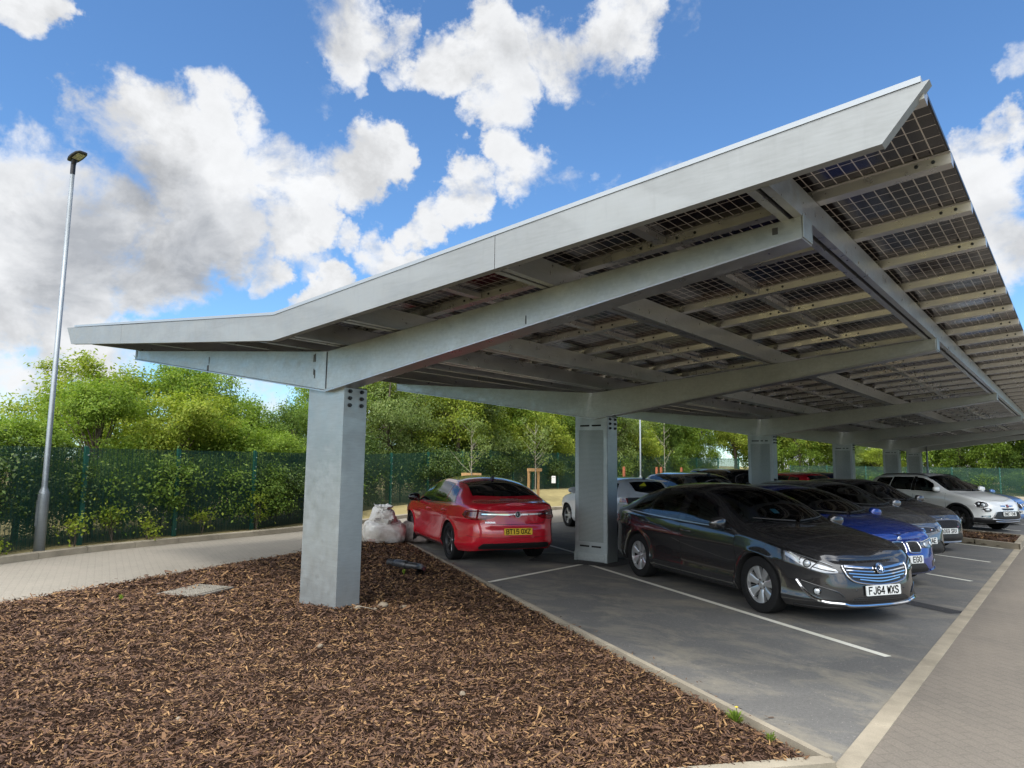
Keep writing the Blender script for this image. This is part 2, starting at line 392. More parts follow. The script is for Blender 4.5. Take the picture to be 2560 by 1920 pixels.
dv = wn('ShaderNodeVectorMath', operation='DOT_PRODUCT'); L.new(D, dv.inputs[0]); dv.inputs[1].default_value = c_f
away = wn('ShaderNodeMapRange'); away.inputs['From Min'].default_value = .78; away.inputs['From Max'].default_value = .45; L.new(dv.outputs['Value'], away.inputs['Value'])
gcov0 = wm('MULTIPLY', wm('MULTIPLY', wm('SUBTRACT', gen, .40), 5.0, True), away.outputs[0])
ds = wn('ShaderNodeVectorMath', operation='DOT_PRODUCT'); L.new(D, ds.inputs[0]); ds.inputs[1].default_value = sd
fill_veil = wn('ShaderNodeMapRange', interpolation_type='SMOOTHSTEP'); fill_veil.inputs['From Min'].default_value = .25; fill_veil.inputs['From Max'].default_value = .85; L.new(ds.outputs['Value'], fill_veil.inputs['Value'])   # unseen cloud round the sun, added bright to fill light under the roof
gcov = wm('MAXIMUM', gcov0, wm('MULTIPLY', fill_veil.outputs[0], 1.3))          # the rest of the sky outside this view, with the added fill
cov = wm('MAXIMUM', cl, gcov)
n1 = wnoise(5.5, 12, .60, .25, (0, 0, 0), (1, 1, 1.35)); n2 = wnoise(19, 8, .62, .3, (5, 2, 1), (1, 1, 1.3))
dens = wm('ADD', wm('MULTIPLY', cov, 1.0), wm('ADD', wm('MULTIPLY', n1, 1.75), wm('MULTIPLY', n2, .65)))
mrd = wn('ShaderNodeMapRange', interpolation_type='SMOOTHSTEP'); mrd.inputs['From Min'].default_value = 1.66; mrd.inputs['From Max'].default_value = 2.10; L.new(dens, mrd.inputs['Value'])
alpha = mrd.outputs[0]
# grey undersides: thick cloud seen against the light, lower part of each bank
grey = total([(330, 520, 130, .9), (140, 540, 130, .85), (500, 480, 90, .6), (250, 590, 90, .8), (1120, 110, 60, .45), (740, 60, 60, .35), (1290, 90, 60, .3), (2200, 540, 80, .4), (60, 640, 80, .6)])
n3 = wnoise(8, 9, .6, .4, (1, 7, 3), (1, 1, 1.6))
shade = wm('MULTIPLY', grey, wm('MULTIPLY', wm('SUBTRACT', n3, .27), 2.8, True), True)
glow = wm('ADD', 1.0, wm('MULTIPLY', fill_veil.outputs[0], 3.6))  # sky round the sun brightened severalfold as added fill light
thick = wn('ShaderNodeMapRange'); thick.inputs['From Min'].default_value = 1.0; thick.inputs['From Max'].default_value = 1.5; L.new(dens, thick.inputs['Value'])
n1u = wnoise(5.5, 12, .60, .25, (.05, .02, .075), (1, 1, 1.35)); n2u = wnoise(19, 8, .62, .3, (5.012, 2.005, 1.018), (1, 1, 1.3))
relief = wm('ADD', wm('MULTIPLY', wm('SUBTRACT', n1u, n1), 1.5), wm('MULTIPLY', wm('SUBTRACT', n2u, n2), .45))
puff = wm('MULTIPLY', wm('SUBTRACT', wm('ADD', wm('MULTIPLY', n2, .6), wm('MULTIPLY', n1, .6)), .52), 1.6)
cc = wn('ShaderNodeMix', data_type='RGBA'); L.new(shade, cc.inputs[0]); cc.inputs[6].default_value = (.445, .452, .462, 1); cc.inputs[7].default_value = (.19, .203, .225, 1)
pf = wn('ShaderNodeMix', data_type='RGBA', blend_type='MULTIPLY'); pf.inputs[0].default_value = 1; L.new(cc.outputs[2], pf.inputs[6])
pv = wn('ShaderNodeCombineColor'); q = wm('SUBTRACT', wm('SUBTRACT', 1.03, wm('MULTIPLY', puff, .30)), wm('MAXIMUM', wm('MINIMUM', relief, .20), -.05)); [L.new(q, pv.inputs[i]) for i in range(3)]; L.new(pv.outputs[0], pf.inputs[7])
pg = wn('ShaderNodeVectorMath', operation='SCALE'); L.new(pf.outputs[2], pg.inputs[0]); L.new(glow, pg.inputs['Scale'])
tint = wn('ShaderNodeVectorMath', operation='MULTIPLY'); L.new(sky.outputs[0], tint.inputs[0]); tint.inputs[1].default_value = (.72, 1.0, 1.22)
sk = wn('ShaderNodeVectorMath', operation='SCALE'); L.new(tint.outputs[0], sk.inputs[0]); sk.inputs['Scale'].default_value = .082
hz = wn('ShaderNodeMapRange'); hz.inputs['From Min'].default_value = .0; hz.inputs['From Max'].default_value = .12; hz.inputs['To Min'].default_value = .55; hz.inputs['To Max'].default_value = 0; L.new(sep.outputs['Z'], hz.inputs['Value'])
mx = wn('ShaderNodeMix', data_type='RGBA'); L.new(alpha, mx.inputs[0]); L.new(sk.outputs[0], mx.inputs[6]); L.new(pg.outputs[0], mx.inputs[7])
bg = wn('ShaderNodeBackground'); bg.inputs['Strength'].default_value = 1; L.new(mx.outputs[2], bg.inputs['Color'])
wo = wn('ShaderNodeOutputWorld'); L.new(bg.outputs[0], wo.inputs['Surface'])
SC.view_settings.view_transform = 'Standard'; SC.view_settings.look = 'None'; SC.view_settings.exposure = 1.0; SC.view_settings.gamma = 1
SC.cycles.max_bounces = 8; SC.cycles.transparent_max_bounces = 24; SC.cycles.use_denoising = True; SC.cycles.caustics_reflective = False; SC.cycles.caustics_refractive = False
SC.cycles.sample_clamp_indirect = 6

# ------------------------------------------------------------------ ground
V2 = Vector((-.871, .491))           # direction of the bays (60 degrees to the row)
VN = Vector((.491, .871))            # across the bays
K = Vector((5.599, -.243)); S = 2.8984; Y1 = 2.437
ANG = math.atan2(.491, -.871)
def sheet(name, poly, z, mat, parent=None):
    b = MB(); b.add([(p[0], p[1], z) for p in poly], [tuple(range(len(poly)))]); o = b.build(name, mat, parent)
    return o
def strip(a, b_, w):
    a = Vector(a); b_ = Vector(b_); d = (b_ - a).normalized(); n = Vector((-d.y, d.x)) * w / 2
    return [a - n, b_ - n, b_ + n, a + n]
tag(sheet('ground', [(-900, -900), (900, -900), (900, 900), (-900, 900)], -.06, M['ground']), kind='structure')
road_edge = [(-2.75, -4.6), (-3.0, -3.2), (-3.26, -2.17), (-3.48, -1.41), (-3.73, -.49), (-4.07, .7), (-4.29, 1.73), (-4.66, 2.92), (-4.95, 4.2), (-5.15, 5.4)]
kerbline = [(-6.1, -6.0), (-6.45, -3.2), (-6.87, -1.26), (-7.32, -.18), (-7.66, 1.53), (-8.01, 4.48), (-8.5, 6.8), (-9.25, 9.2), (-9.55, 11.0), (-9.2, 13.2), (-8.65, 16), (-8.3, 20), (-8.2, 30), (-8.2, 46), (4, 46.5), (40, 46.5)]
def smooth(pts, n=4):
    out = []
    for i in range(len(pts) - 1):
        p0 = Vector(pts[max(i - 1, 0)]); p1 = Vector(pts[i]); p2 = Vector(pts[i + 1]); p3 = Vector(pts[min(i + 2, len(pts) - 1)])
        for k in range(n):
            t = k / n; out.append(.5 * ((2 * p1) + (p2 - p0) * t + (2 * p0 - 5 * p1 + 4 * p2 - p3) * t * t + (3 * p1 - p0 - 3 * p2 + p3) * t ** 3))
    out.append(Vector(pts[-1])); return out
RE = smooth(road_edge); KL = smooth(kerbline)
# left road of grey blocks, from the bed edge to the kerb and on behind the far bays
poly = [Vector((-2.2, -7)), *RE[0:], Vector((-5.35, 6.4)), Vector((-5.35, 44)), Vector((40, 44)), *reversed(KL)]
tag(sheet('road', poly, -.004, M['pave_left']), kind='structure')
TIP = K + V2 * 12.05
# car park asphalt
tag(sheet('car_park', [K, Vector((5.6, 44)), Vector((-5.3, 44)), Vector((-5.3, 6.2)), TIP], 0, M['asphalt']), kind='structure')
tag(sheet('pavement', [(4.2, -9), (40, -9), (40, 44), (5.728, 44), (5.728, -.36), (4.80, -1.34)], .002, M['pave_right']), kind='structure')
# flush kerb between asphalt and paving, as separate blocks laid end to end
b = MB(); y = -.30
while y < 43:
    b.box(5.60, 5.728, y, y + .905, -.05, .009); y += .912
o = b.build('kerb', M['kerb'], bevel=.004); tag(o, kind='structure')
b = MB(); a = K + V2 * .02; L_ = 11.95; t = 0
while t < L_:
    p = strip(a + V2 * t, a + V2 * min(t + .905, L_), .052); b.prism([(q.x - VN.x * .026, q.y - VN.y * .026) for q in p], -.05, .038, 'z'); t += .91
p = strip(K + Vector((-.02, -.03)), (4.75, -1.3), .10); b.prism([(q.x, q.y) for q in p], -.05, .034, 'z')
tag(b.build('bed_kerb', M['kerb'], bevel=.005), kind='structure')
# raised kerb by the fence, following the road's bend
b = MB()
KLr = []
acc = 0; pts = KL
def resample(pts, step):
    out = [pts[0].copy()]; rest = step
    for i in range(len(pts) - 1):
        p, q = pts[i], pts[i + 1]; d = (q - p).length; pos = 0
        while d - pos >= rest: pos += rest; out.append(p.lerp(q, pos / d)); rest = step
        rest -= d - pos
    return out
KR = resample(KL, .915)
for i in range(len(KR) - 1):
    p, q = KR[i], KR[i + 1]; d = (q - p); ln = d.length; d.normalize(); n = Vector((-d.y, d.x)); n = n if n.dot(Vector((-1, .0))) > 0 or q.y > 45 else -n
    q2 = q - d * .008
    prof = [(0, -.06), (.022, .10), (.125, .118), (.125, -.06)]
    A = [(p.x + n.x * u, p.y + n.y * u, z) for u, z in prof]; B = [(q2.x + n.x * u, q2.y + n.y * u, z) for u, z in prof]
    b.add(A + B, [(0, 1, 2, 3), (7, 6, 5, 4), (0, 4, 5, 1), (1, 5, 6, 2), (2, 6, 7, 3)])
tag(b.build('fence_side_kerb', M['kerb'], recalc=True), kind='structure')
# bed edging on the left road side: thin flush strip
b = MB()
for i in range(len(RE) - 1):
    p = strip(RE[i], RE[i + 1], .09); b.prism([(q.x, q.y) for q in p], -.05, .012, 'z')
tag(b.build('road_edging', M['kerb_grey']), kind='structure')
# verge beyond the road, rising gently to the fence line
b = MB(); P = []
for i, q in enumerate(KL):
    nx = KL[min(i + 1, len(KL) - 1)] - KL[max(i - 1, 0)]; n = Vector((-nx.y, nx.x)).normalized()
    row = []
    for u, z in ((.12, .085), (.6, .10), (1.6, .14 + .16 * max(0, min(1, (q.y - 9) / 8))), (3.4, .15 + .35 * max(0, min(1, (q.y - 9) / 8))), (8, .2 + .4 * max(0, min(1, (q.y - 9) / 8))), (30, .5)):
        row.append((q.x + n.x * u, q.y + n.y * u, z))
    P.append(row)
b.grid(P); tag(b.build('verge', M['verge']), kind='structure')
# painted bay lines
def line(name, a, b_, w=.085, z=.0042):
    o = sheet(name, strip(a, b_, w), z, M['line']); tag(o, kind='structure'); return o
T1 = Vector((-.001, 5.596))
B1 = Vector((5.599, Y1))
LW = .085
line('bay_line', T1, B1 + V2 * .30)
for k in range(2, 5): line('bay_line', B1 + Vector((0, S * k)) + V2 * 5.9, B1 + Vector((0, S * k)) + V2 * .22)
for k in range(5, 13): line('bay_line', B1 + Vector((0, S * k)) + V2 * 6.3, B1 + Vector((0, S * k)) + V2 * .22)
tl = Vector((0, 1)); q0 = T1 + Vector((0, .04)); line('bay_line', q0, (T1.x, K.y + (T1.x - K.x) / V2.x * V2.y + .06), z=.0084)
line('bay_line', (0, 7.0), (0, 37))
for k in range(0, 12): line('bay_line', T1 + Vector((0, .55 + S * k)) + V2 * .35, T1 + Vector((0, .55 + S * k)) + V2 * 4.9)
# trench reinstatement: darker tarmac along the columns and across one bay
o = sheet('asphalt_patch', [(-.95, 5.15), (.55, 5.55), (.62, 6.5), (-.55, 6.75), (-1.35, 6.1)], .0125, M['asphalt_patch']); tag(o, kind='structure')
a = B1 + Vector((0, S)); o = sheet('asphalt_patch', [a + V2 * .04 + VN * -.13, a + V2 * 3.6 + VN * -.16, a + V2 * 3.6 + VN * .15, a + V2 * .0 + VN * .15], .004, M['asphalt_patch']); tag(o, kind='structure')
# planter bed with raised kerbs between the bays
b = MB(); c0 = Vector((5.72, Y1 + 4 * S + .10)); c1 = Vector((5.72, Y1 + 5 * S - .12)); pl = [c0, c1, c1 + V2 * 6.0, c0 + V2 * 6.0]
def ring(poly, w):
    out = []
    n = len(poly)
    for i in range(n):
        p = poly[i]; a_ = (poly[i] - poly[i - 1]).normalized(); c_ = (poly[(i + 1) % n] - poly[i]).normalized()
        na = Vector((-a_.y, a_.x)); nc = Vector((-c_.y, c_.x)); m = (na + nc).normalized(); out.append(p + m * (w / max(.3, m.dot(na))))
    return out
inn = ring(pl, .125)
for i in range(4):
    j = (i + 1) % 4; a, c, ai, ci = pl[i], pl[j], inn[i], inn[j]; m = max(1, int((c - a).length / .915))
    for k in range(m):
        t0, t1 = k / m, (k + 1) / m - .006
        q = [a.lerp(c, t0), a.lerp(c, t1), ai.lerp(ci, t1), ai.lerp(ci, t0)]
        b.prism([(p.x, p.y) for p in q], -.05, .13, 'z')
tag(b.build('planter_kerb', M['kerb'], bevel=.012, recalc=True), kind='structure')

# ------------------------------------------------------------------ mulch beds
def bed_z(x, y):
    return .045 + .03 * math.sin(x * 1.7 + .4) * math.sin(y * 1.3) + .02 * math.sin(x * 4.1 + y * 3.3) 
bed_poly = [K + Vector((-.10, -.09)), TIP + Vector((.1, -.12)), *[p + Vector((.05, 0)) for p in reversed(RE[:-3])], Vector((-2.6, -5.2)), Vector((4.2, -5.2)), Vector((4.72, -1.3))]
def inside(poly, X, Y):
    ins = np.zeros(X.shape, bool); n = len(poly)
    for i in range(n):
        x0, y0 = poly[i][0], poly[i][1]; x1, y1 = poly[(i + 1) % n][0], poly[(i + 1) % n][1]
        c = ((y0 > Y) != (y1 > Y)) & (X < (x1 - x0) * (Y - y0) / (y1 - y0 + 1e-12) + x0); ins ^= c
    return ins
def dist_edge(poly, X, Y):
    dmin = np.full(X.shape, 9.0); n = len(poly)
    for i in range(n):
        a = np.array(poly[i][:2]); c = np.array(poly[(i + 1) % n][:2]); ab = c - a
        t = np.clip(((X - a[0]) * ab[0] + (Y - a[1]) * ab[1]) / (ab @ ab + 1e-12), 0, 1)
        dmin = np.minimum(dmin, np.hypot(X - a[0] - t * ab[0], Y - a[1] - t * ab[1]))
    return dmin
def bedz(X, Y, poly, top=.05):
    e = np.clip(dist_edge(poly, X, Y) / .25, 0, 1)
    z = top * (.35 + .65 * e) + e * (.022 * np.sin(X * 1.7 + .4) * np.sin(Y * 1.3) + .012 * np.sin(X * 4.1 + Y * 3.3) + .008 * np.sin(X * 9 - Y * 7))
    z += .05 * np.exp(-((X + .07) ** 2 / .30 + (Y - .15) ** 2 / .18))
    return z
def bed(name, poly, step, top, base=0.0):
    xs = [p[0] for p in poly]; ys = [p[1] for p in poly]
    gx = np.arange(min(xs) - step, max(xs) + step, step); gy = np.arange(min(ys) - step, max(ys) + step, step)
    X, Y = np.meshgrid(gx, gy, indexing='ij'); ins = inside(poly, X, Y)
    Z = np.where(ins, base + bedz(X, Y, poly, top), base - .02)
    n, m = X.shape; V = np.stack([X, Y, Z], -1).reshape(-1, 3); idx = np.arange(n * m).reshape(n, m)
    F = np.stack([idx[:-1, :-1], idx[1:, :-1], idx[1:, 1:], idx[:-1, 1:]], -1).reshape(-1, 4)
    keep = ins.reshape(-1)[F].any(1)
    return np_mesh(name, V, F[keep], M['mulch_soil'], smooth=True)
o = bed('mulch_bed', bed_poly, .07, .05); tag(o, kind='structure')
def chips(name, poly, n, top, base, dens_center=None, fall=3.0, seed=1, size=1.0):
    rg = np.random.default_rng(seed)
    xs = [p[0] for p in poly]; ys = [p[1] for p in poly]
    X = rg.uniform(min(xs), max(xs), n * 8); Y = rg.uniform(min(ys), max(ys), n * 8)
    k = inside(poly, X, Y)
    d = np.ones(len(X)) * 5
    if dens_center is not None:
        d = np.hypot(X - dens_center[0], Y - dens_center[1]); k &= rg.random(len(X)) < np.clip((fall / np.maximum(d, 1)) ** 1.25, 0, 1)
    X, Y, d = X[k][:n], Y[k][:n], d[k][:n]; n = len(X)
    far = np.clip(d / 6, 1, 2.2)
    Ln = rg.gamma(2.2, .0135, n) * size * far ** .6 + .010; Wd = (rg.gamma(2.0, .0027, n) + .0022) * size * far
    Z = base + bedz(X, Y, poly, top) + rg.uniform(-.006, .024, n) + .008 * np.sin(X * 23 + Y * 5) * np.sin(Y * 19)
    az = rg.uniform(0, 2 * np.pi, n); ti = rg.normal(0, .30, n); ro = rg.normal(0, .5, n)
    dx = np.stack([np.cos(az) * np.cos(ti), np.sin(az) * np.cos(ti), np.sin(ti)], -1)
    up = np.array([0, 0, 1.0]); s = np.cross(up, dx); s /= np.linalg.norm(s, axis=1, keepdims=True); u = np.cross(dx, s)
    s2 = s * np.cos(ro)[:, None] + u * np.sin(ro)[:, None]; u2 = np.cross(dx, s2)
    C = np.stack([X, Y, Z], -1); bow = rg.normal(0, .12, n)[:, None] * Ln[:, None]
    V = []
    for t, wmul in ((-.5, .35), (0, 1), (.5, .3)):
        for q in (-.5, .5):
            V.append(C + dx * (Ln * t)[:, None] + s2 * (Wd * q * wmul)[:, None] + u2 * (bow * (abs(t) * -1.0 + .25)) + s2 * (rg.normal(0, .12, n) * Ln)[:, None] * (abs(t)))
    V = np.stack(V, 1).reshape(-1, 3); i0 = np.arange(n)[:, None] * 6
    F = np.concatenate([i0 + np.array([[0, 2, 3, 1]]), i0 + np.array([[2, 4, 5, 3]])], 1).reshape(-1, 4)
    o = np_mesh(name, V, F, M['chips']); return tag(o, kind='stuff')
chips('wood_chip_mulch', bed_poly, 190000, .05, .0, (CAM.x, CAM.y), 4.0, 3)
pbed = ring(pl, .12)
o = bed('planter_soil', [Vector(p) for p in pbed], .15, .04, .06); tag(o, kind='structure')
kerb_strip = [K + V2 * 11.6 - VN * .03, K - VN * .03 + V2 * .2, K + VN * .16 + V2 * .3, K + VN * .10 + V2 * 11.6]
chips('spilled_chips', kerb_strip, 420, .0, .012, None, 3, 8, 1.0)
side_strip = [p - Vector((.02, 0)) for p in RE] + [p - Vector((.30, .05)) for p in reversed(RE)]
chips('spilled_chips', side_strip, 350, .0, .004, None, 3, 9, 1.3)
chips('planter_mulch', pbed, 9000, .04, .06, None, 3, 5, 2.2)
# ------------------------------------------------------------------ the carport
carport = thing('solar_carport', 'galvanised steel gull-wing carport roofed with dark solar panels over the parked cars', 'carport')
YK = [S * k for k in (0, 2, 5, 8, 11, 13)]
SR, SL = .0800, .0934
def zw(x): return SR * x if x >= 0 else -SL * x
Y0, Y9 = -.682, -.682 + 1.087 * 36
for i, y in enumerate(YK):
    b = MB()
    prof = [(-5.41, 3.414), (0, 2.58), (5.445, 3.350), (5.445, 3.506), (0, 3.05), (-5.41, 3.559)]
    lft = [prof[0], prof[1], prof[4], prof[5]]; rgt = [prof[1], prof[2], prof[3], prof[4]]
    b.prism(lft, y, y + .2, 'y'); b.prism(rgt, y, y + .2, 'y')
    beam = b.build('beam', M['galv'], carport, merge=1e-4, bevel=.008)
    b = MB()                                                           # lower flange plates, a little proud of the web
    for (x0, z0), (x1, z1) in ((prof[0], prof[1]), (prof[1], prof[2])):
        b.prism([(x0, z0 - .016), (x1, z1 - .016), (x1, z1 - .001), (x0, z0 - .001)], y - .014, y + .214, 'y')
    b.build('beam_flange', M['galv_dark'], beam)
    b = MB(); b.box(5.4455, 5.457, y - .004, y + .204, 3.345, 3.515); b.build('beam_end_plate', M['galv_col'], beam, bevel=.003)
    b = MB(); b.box(-5.4215, -5.4105, y - .004, y + .204, 3.41, 3.565); b.build('beam_end_plate', M['galv_col'], beam, bevel=.003)
    if i == 0:
        b = MB(); b.tube([(0, y - .004, 2.60), (0, y - .004, 3.04)], .006, 6); b.build('weld_seam', M['bolt'], beam)
        for (x, z, h, lean) in ((-.235, 2.99, .10, .01), (-.262, 2.985, .09, .0), (-.255, 2.82, .075, .0), (-.235, 2.79, .10, .0), (-2.86, 3.18, .10, .03), (-2.87, 3.05, .12, .02), (-2.90, 3.05, .12, .02), (-5.36, 3.50, .11, .01)):
            b = MB(); b.box(x - .008, x + .008, y - .0025, y + .001, z - h / 2, z + h / 2); b.build('marker_stroke', M['mark'], beam)
        b = MB(); b.box(3.0, 3.012, y - .0025, y + .001, 3.02, 3.10); b.build('marker_stroke', M['mark'], beam)
        b = MB(); b.box(5.24, 5.28, y - .0025, y + .001, 3.40, 3.45); b.build('marker_stroke', M['mark'], beam)
    # column
    b = MB(); zt = 2.62
    prof = [(-.42, -.1), (.28, -.1), (.28, 2.622), (0.0, 2.585), (-.42, 2.640)]
    b.prism(prof, y + .06, y + .39, 'y')
    colm = b.build('column', M['galv_col'], carport, bevel=.022, bseg=3)
    for zz in (2.567, 2.485, 2.403):
        for yy in (.14, .31):
            b = MB(); b.lathe([(.0, .030), (.017, .030), (.017, .012), (.026, .012), (.026, 0)], 6, 'x', (.281, y + yy, zz), smooth=False); b.build('bolt', M['bolt'], colm)
    if i:
        b = MB(); b.box(-.402, .272, y + .046, y + .0585, .02, 3.045); fp = b.build('cladding', M['galv_col'], colm, bevel=.003)
        b = MB(); b.box(-.33, .20, y + .0425, y + .0455, .36, 2.37); b.build('perforated_panel', M['perf'], colm)
        for z0 in (2.438, .262):
            for x0, x1 in (((-.30, -.10), (-.05, .15)) if i == 1 else ((-.30, -.10), (-.05, .02), (.07, .15))): b = MB(); b.box(x0, x1, y + .042, y + .0452, z0, z0 + .03); b.build('vent_slot', M['slot'], colm)
        b = MB(); b.box(-.418, -.36, y + .03, y + .0455, .0, .17); b.box(.225, .283, y + .03, y + .0455, .0, .17); b.box(-.35, .215, y + .036, y + .0455, .03, .15); b.build('base_plate', M['galv'], colm)
        b = MB(); b.box(.282, .30, y + .10, y + .14, 2.66, 3.06); b.box(.282, .30, y + .31, y + .35, 2.66, 3.06); b.build('stiffener', M['galv_dark'], colm)
# purlins: pairs of channels running the length of the roof
for x0, x1 in ((5.305, 5.450), (3.195, 3.335), (1.14, 1.28), (.215, .355), (-.355, -.215), (-1.28, -1.14), (-3.335, -3.195), (-5.450, -5.305)):
    b = MB(); s = SR if x0 > 0 else -SL; z0 = 3.062 + zw((x0 + x1) / 2); sk_ = s
    def zz(x, up): return z0 + up + s * (x - (x0 + x1) / 2)
    for xa, xb, ua, ub in ((x0, x0 + .004, 0, .205), (x1 - .004, x1, 0, .205), (x0 + .004, x0 + .056, 0, .004), (x1 - .056, x1 - .004, 0, .004), (x0 + .052, x0 + .056, .004, .022), (x1 - .056, x1 - .052, .004, .022), (x0 + .004, x1 - .004, .19, .194)):
        ya, yb = Y0 + .02, Y9 - .02
        b.prism([(xa, zz(xa, ua)), (xb, zz(xb, ua)), (xb, zz(xb, ub)), (xa, zz(xa, ub))], ya, yb, 'y')
    b.build('purlin', M['galv_dark'], carport)
# roof rails (hat sections) under the module joints, one per joint and wing
railmesh = {}
for side in (1, -1):
    b = MB(); sl = SR if side > 0 else SL; xa, xb = .03, 6.302
    zt = lambda x: 3.062 + .209 + sl * x
    sec = [(-.095, .072), (-.095, .068), (-.066, .066), (-.052, .0), (.052, .0), (.066, .066), (.095, .068), (.095, .072)]
    A = [(side * xa, y, zt(xa) + z) for y, z in sec]; B = [(side * xb, y, zt(xb) + z) for y, z in sec]; n = len(sec)
    b.add(A + B, [(i, i + 1, n + i + 1, n + i) for i in range(n - 1)] + [tuple(range(n)), tuple(range(n, 2 * n))[::-1], (0, n, 2 * n - 1, n - 1)])
    for k in range(3):                                                 # splice plates and screw heads
        xm = side * (1.05 + 2.1 * k); z = zt(abs(xm)); d = .12
        b.add([(xm - d, -.0535, z + .004 - side * sl * d), (xm + d, -.0535, z + .004 + side * sl * d), (xm + d, -.066, z + .062 + side * sl * d), (xm - d, -.066, z + .062 - side * sl * d)], [(0, 1, 2, 3)], 1)
        for q in (.14, .3, 1.9, 2.0):
            xq = side * (2.1 * k + q); z = zt(abs(xq)); b.lathe([(0, -.010), (.012, -.009), (.014, 0)], 6, 'y', (xq, -.0605, z + .036), mat=2, smooth=False)
    railmesh[side] = b
first = {}
for side in (1, -1):
    for j in range(37):
        y = -.682 + 1.087 * j
        if j == 0: y += .06
        if side not in first:
            o = railmesh[side].build('rail', [M['rail'], M['galv_col'], M['bolt']], carport, recalc=True); first[side] = o
        else:
            o = first[side].copy(); COL.objects.link(o); o.parent = carport
        o.location = (0, y, 0)
# noggings covering the end joints of the modules between the rails: one strip per joint line
for side in (1, -1):
    sl = SR if side > 0 else SL
    for xm in (2.1, 4.2):
        b = MB(); z = 3.062 + .209 + sl * xm
        for j in range(36):
            ya, yb = -.682 + 1.087 * j + .068, -.682 + 1.087 * (j + 1) - .068
            b.box(side * xm - .045, side * xm + .045, ya, yb, z + .014, z + .066)
        b.build('nogging', M['rail'], carport)
# modules
b = MB(); PL, PW = 2.085, 1.052
b.box(.012, PL - .012, .010, PW - .010, .0, .006, 0); b.box(0, PL, 0, .010, -.001, .034, 1); b.box(0, PL, PW - .010, PW, -.001, .034, 1); b.box(0, .012, .010, PW - .010, -.001, .034, 1); b.box(PL - .012, PL, .010, PW - .010, -.001, .034, 1)
b.box(.012, PL - .012, .010, PW - .010, .0325, .0335, 2)
mod = b.build('solar_panel', [M['solar'], M['panel_frame'], M['panel_top']], carport)
cands = []
for side in (1, -1):
    for k in range(3):
        for j in range(36):
            x = side * (.02 + 2.1 * k); y = -.682 + 1.087 * j + .018; sl = SR if side > 0 else SL
            z = 3.062 + .209 + .0735 + sl * abs(x)
            Mx = Matrix.Translation((x, y, z)) @ Matrix.Rotation(-math.atan(sl) if side > 0 else math.pi * 0 + math.atan(sl), 4, 'Y') @ (Matrix.Identity(4) if side > 0 else Matrix.Translation((-PL, 0, 0)))
            cx, cy, cz = proj((x + side * 1.05, y + .5, z)); dist = (Vector((x + side * 1.05, y + .5, z)) - CAM).length
            vis = (1 if side > 0 else .25) * (1.0 if 2200 > cx else .8) / dist ** 3 if cz > 0 else 0
            cands.append((vis, side, Mx))
cands.sort(key=lambda t: -t[0])
rest = MB()
tmp = [tuple(v.co) for v in mod.data.vertices]; tf = [tuple(p.vertices) for p in mod.data.polygons]; tm = [p.material_index for p in mod.data.polygons]
for i, (vis, side, Mx) in enumerate(cands):
    if i == 0: mod.matrix_local = Mx
    elif i < 100:
        o = mod.copy(); COL.objects.link(o); o.parent = carport; o.matrix_local = Mx
    else:
        o_ = len(rest.v); rest.v.extend([tuple(Mx @ Vector(v)) for v in tmp]); rest.f.extend([tuple(o_ + q for q in f) for f in tf]); rest.m.extend(tm); rest.s.extend([False] * len(tf))
def solar_world():
    m = M['solar'].copy(); m.name = 'solar_cells_far'
    return m
o = rest.build('solar_panel_array', [solar_world(), M['panel_frame'], M['panel_top']], carport); o['kind'] = 'stuff'
# fascias on both gable ends
for yy, sgn in ((-.728, 1), (Y9 + .04, -1)):
    top = [(-6.458, 3.959), (-4.15, 3.36 + .0934 * 4.15 - .012), (0.0, 3.357), (3.25, 3.360 + .0765 * 3.25), (6.337, 3.848)]
    bot = [(-6.209, 3.651), (-4.15, 3.072 + .0934 * 4.15 - .006), (0.0, 3.070), (3.25, 3.072 + .0790 * 3.25), (6.094, 3.554)]
    f = MB()
    segs = [(0, 1), (1, 2), (2, 3), (3, 4)]
    for a, c in segs:
        g0 = .003 if a in (1, 3) else 0; g1 = .003 if c in (1, 3) else 0
        p = [(bot[a][0] + g0, bot[a][1]), (bot[c][0] - g1, bot[c][1]), (top[c][0] - g1, top[c][1]), (top[a][0] + g0, top[a][1])]
        ya, yb = (yy, yy + .004) if sgn > 0 else (yy, yy + .004)
        f.prism(p, ya, yb, 'y')
        yc, yd = (yy + .004, yy + .075) if sgn > 0 else (yy - .07, yy)
        f.prism([(p[0][0], p[0][1]), (p[1][0], p[1][1]), (p[1][0], p[1][1] + .004), (p[0][0], p[0][1] + .004)], yc, yd, 'y')
    for tp, bt, e in ((top[4], bot[4], 1), (top[0], bot[0], -1)):        # mitred end returns
        yc, yd = (yy + .004, yy + .085) if sgn > 0 else (yy - .08, yy)
        f.prism([bt, tp, (tp[0] - e * .006, tp[1]), (bt[0] - e * .006, bt[1])], yc, yd, 'y')
    f.build('fascia', M['fascia'], carport, recalc=True)
    f = MB()
    for a, c in ((0, 2), (2, 4)):
        ya, yb = (yy - .006, yy + .05) if sgn > 0 else (yy - .04, yy + .01)
        t0, t1 = top[a], top[c]; xa = t0[0] + (.35 if a == 0 else .0); xb = t1[0] - (.04 if c == 4 else 0)
        za = t0[1] + (t1[1] - t0[1]) * (xa - t0[0]) / (t1[0] - t0[0]); zb = t0[1] + (t1[1] - t0[1]) * (xb - t0[0]) / (t1[0] - t0[0])
        f.prism([(xa, za + .002), (xb, zb + .002), (xb, zb + .035), (xa, za + .035)], ya, yb, 'y')
    f.build('edge_trim', M['white_edge'], carport)
